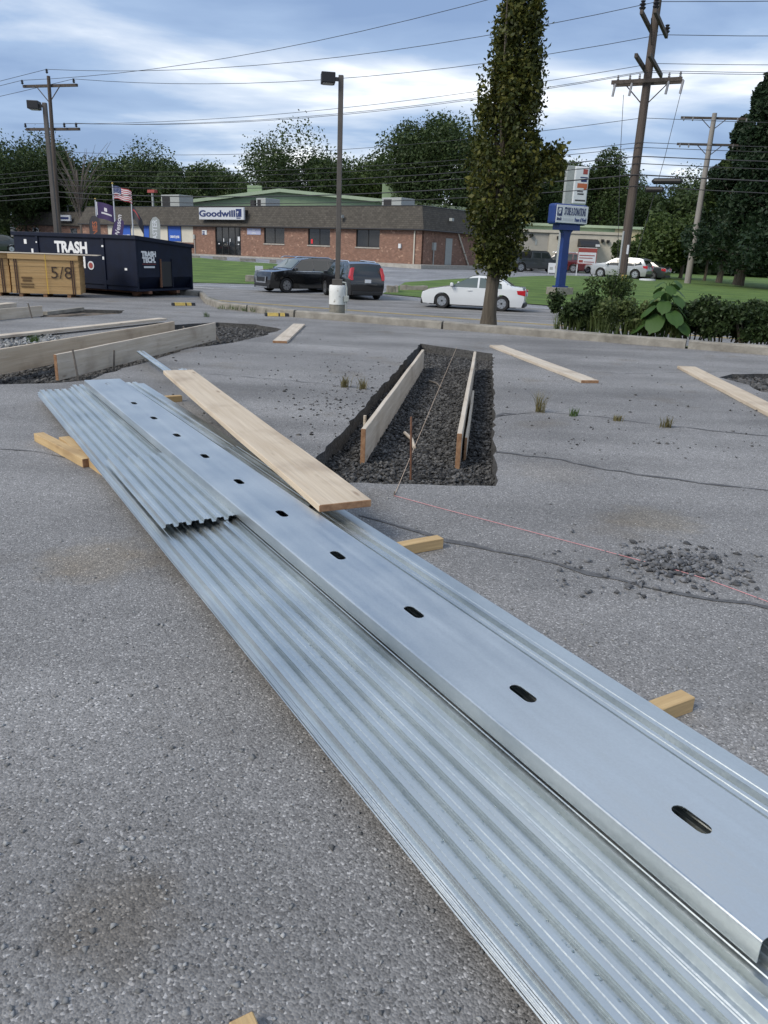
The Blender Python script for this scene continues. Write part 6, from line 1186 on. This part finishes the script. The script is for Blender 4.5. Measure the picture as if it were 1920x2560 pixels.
# broad-leaved plant
bp=kp(1645,.35); o=thing('broad_leaved_plant','young plant with huge bright green leaves growing through the hedge','plant',(bp.x,bp.y,.05)); o.scale=(1.2,1.2,1.0); obj('stem',MB().tube([(0,0,-.1),(.02,0,.5),(.0,0,1.05)],[.022,.018,.01],7),'l_big',o)
for i in range(24):
    t=i/23; a=i*2.399+.6; lz=.22+.82*t; ls=(.34-.17*t)*random.uniform(.85,1.1); r0=(.24-.14*t)*random.uniform(.8,1.2); c,s_=math.cos(a),math.sin(a); sl=random.uniform(.35,.75)*(1.15-.5*t); tw=random.uniform(-.25,.25)
    out_=[]
    for q in np.linspace(-math.pi,math.pi,19)[:-1]:
        rr=.5*ls*(1-.12*math.cos(3*q)); u=ls*.46+rr*math.cos(q)*1.02+(.10*ls if abs(q)<.2 else 0); vv=rr*.98*math.sin(q)*(1.05-.22*math.cos(q)); 
        if abs(abs(q)-math.pi)<.2: u+=.14*ls
        out_.append((u,vv*(1+.04*math.sin(7*q))))
    v,f=fill(out_,(),[(ls*k,ls*j) for k in (.2,.4,.6,.8) for j in (-.25,-.12,0,.12,.25) if inpoly((ls*k,ls*j),out_)])
    def lf(u,v): 
        z=-sl*u-.55*u*u/ls+abs(v)*.28-1.1*v*v/ls*.5+tw*v+.012*math.sin(v*60)*abs(v)/ls; return ((r0+u*.9)*c-v*s_,(r0+u*.9)*s_+v*c,lz+.05+z)
    obj('leaf',MB().add([lf(*p) for p in v],f),'l_big',o,smooth=True)
    obj('leaf_stalk',MB().tube([(0,0,lz*.85),(r0*.6*c,r0*.6*s_,lz+.03),((r0+.1*ls)*c,(r0+.1*ls)*s_,lz+.045-sl*.1*ls)],.005,5),'l_big',o)
# weeds in the cracks
for i,(px,py,hh_,nn,mt,lab) in enumerate(((863,968,.13,26,'l_dry','dry grass tuft at the trench edge beside the asphalt crumbs'),(905,972,.12,22,'l_dry','second dry grass tuft right against the trench edge'),(1348,1030,.20,26,'l_dry','tall thin weed tuft in the crack beyond the trench'),(1435,1040,.08,20,'l_grass','low weed patch in the crack'),(1545,1052,.06,22,'l_dry','flat weed patch between the two tufts in the crack'),(1665,1068,.10,26,'l_dry','spreading weed clump in the crack below the raw plank'),(515,792,.12,18,'l_grass','small green weed on the asphalt before the kerb'),(85,856,.12,40,'l_grass','green weed growing through the pale rubble'))):
    g=gnd(px,py); sp_=.02 if nn<40 else .05; P=[(g.x+random.gauss(0,sp_),g.y+random.gauss(0,sp_*.6),0) for _ in range(nn//2)]; obj('weed_tuft',blades(P,hh_,.0035,5,.6),mt,label=lab,cat='weed')
P=[tuple(sn(random.uniform(-12,6),KERB+random.uniform(.22,.5),.02)) for _ in range(500)]; obj('verge_grass',blades(P,.12,.006,4,.7),'l_grass',label='thin grass along the back of the kerb',cat='grass',kind='stuff')
print('objects',len(bpy.data.objects),'tris',sum(len(o.data.polygons) for o in bpy.data.objects if o.type=='MESH'))
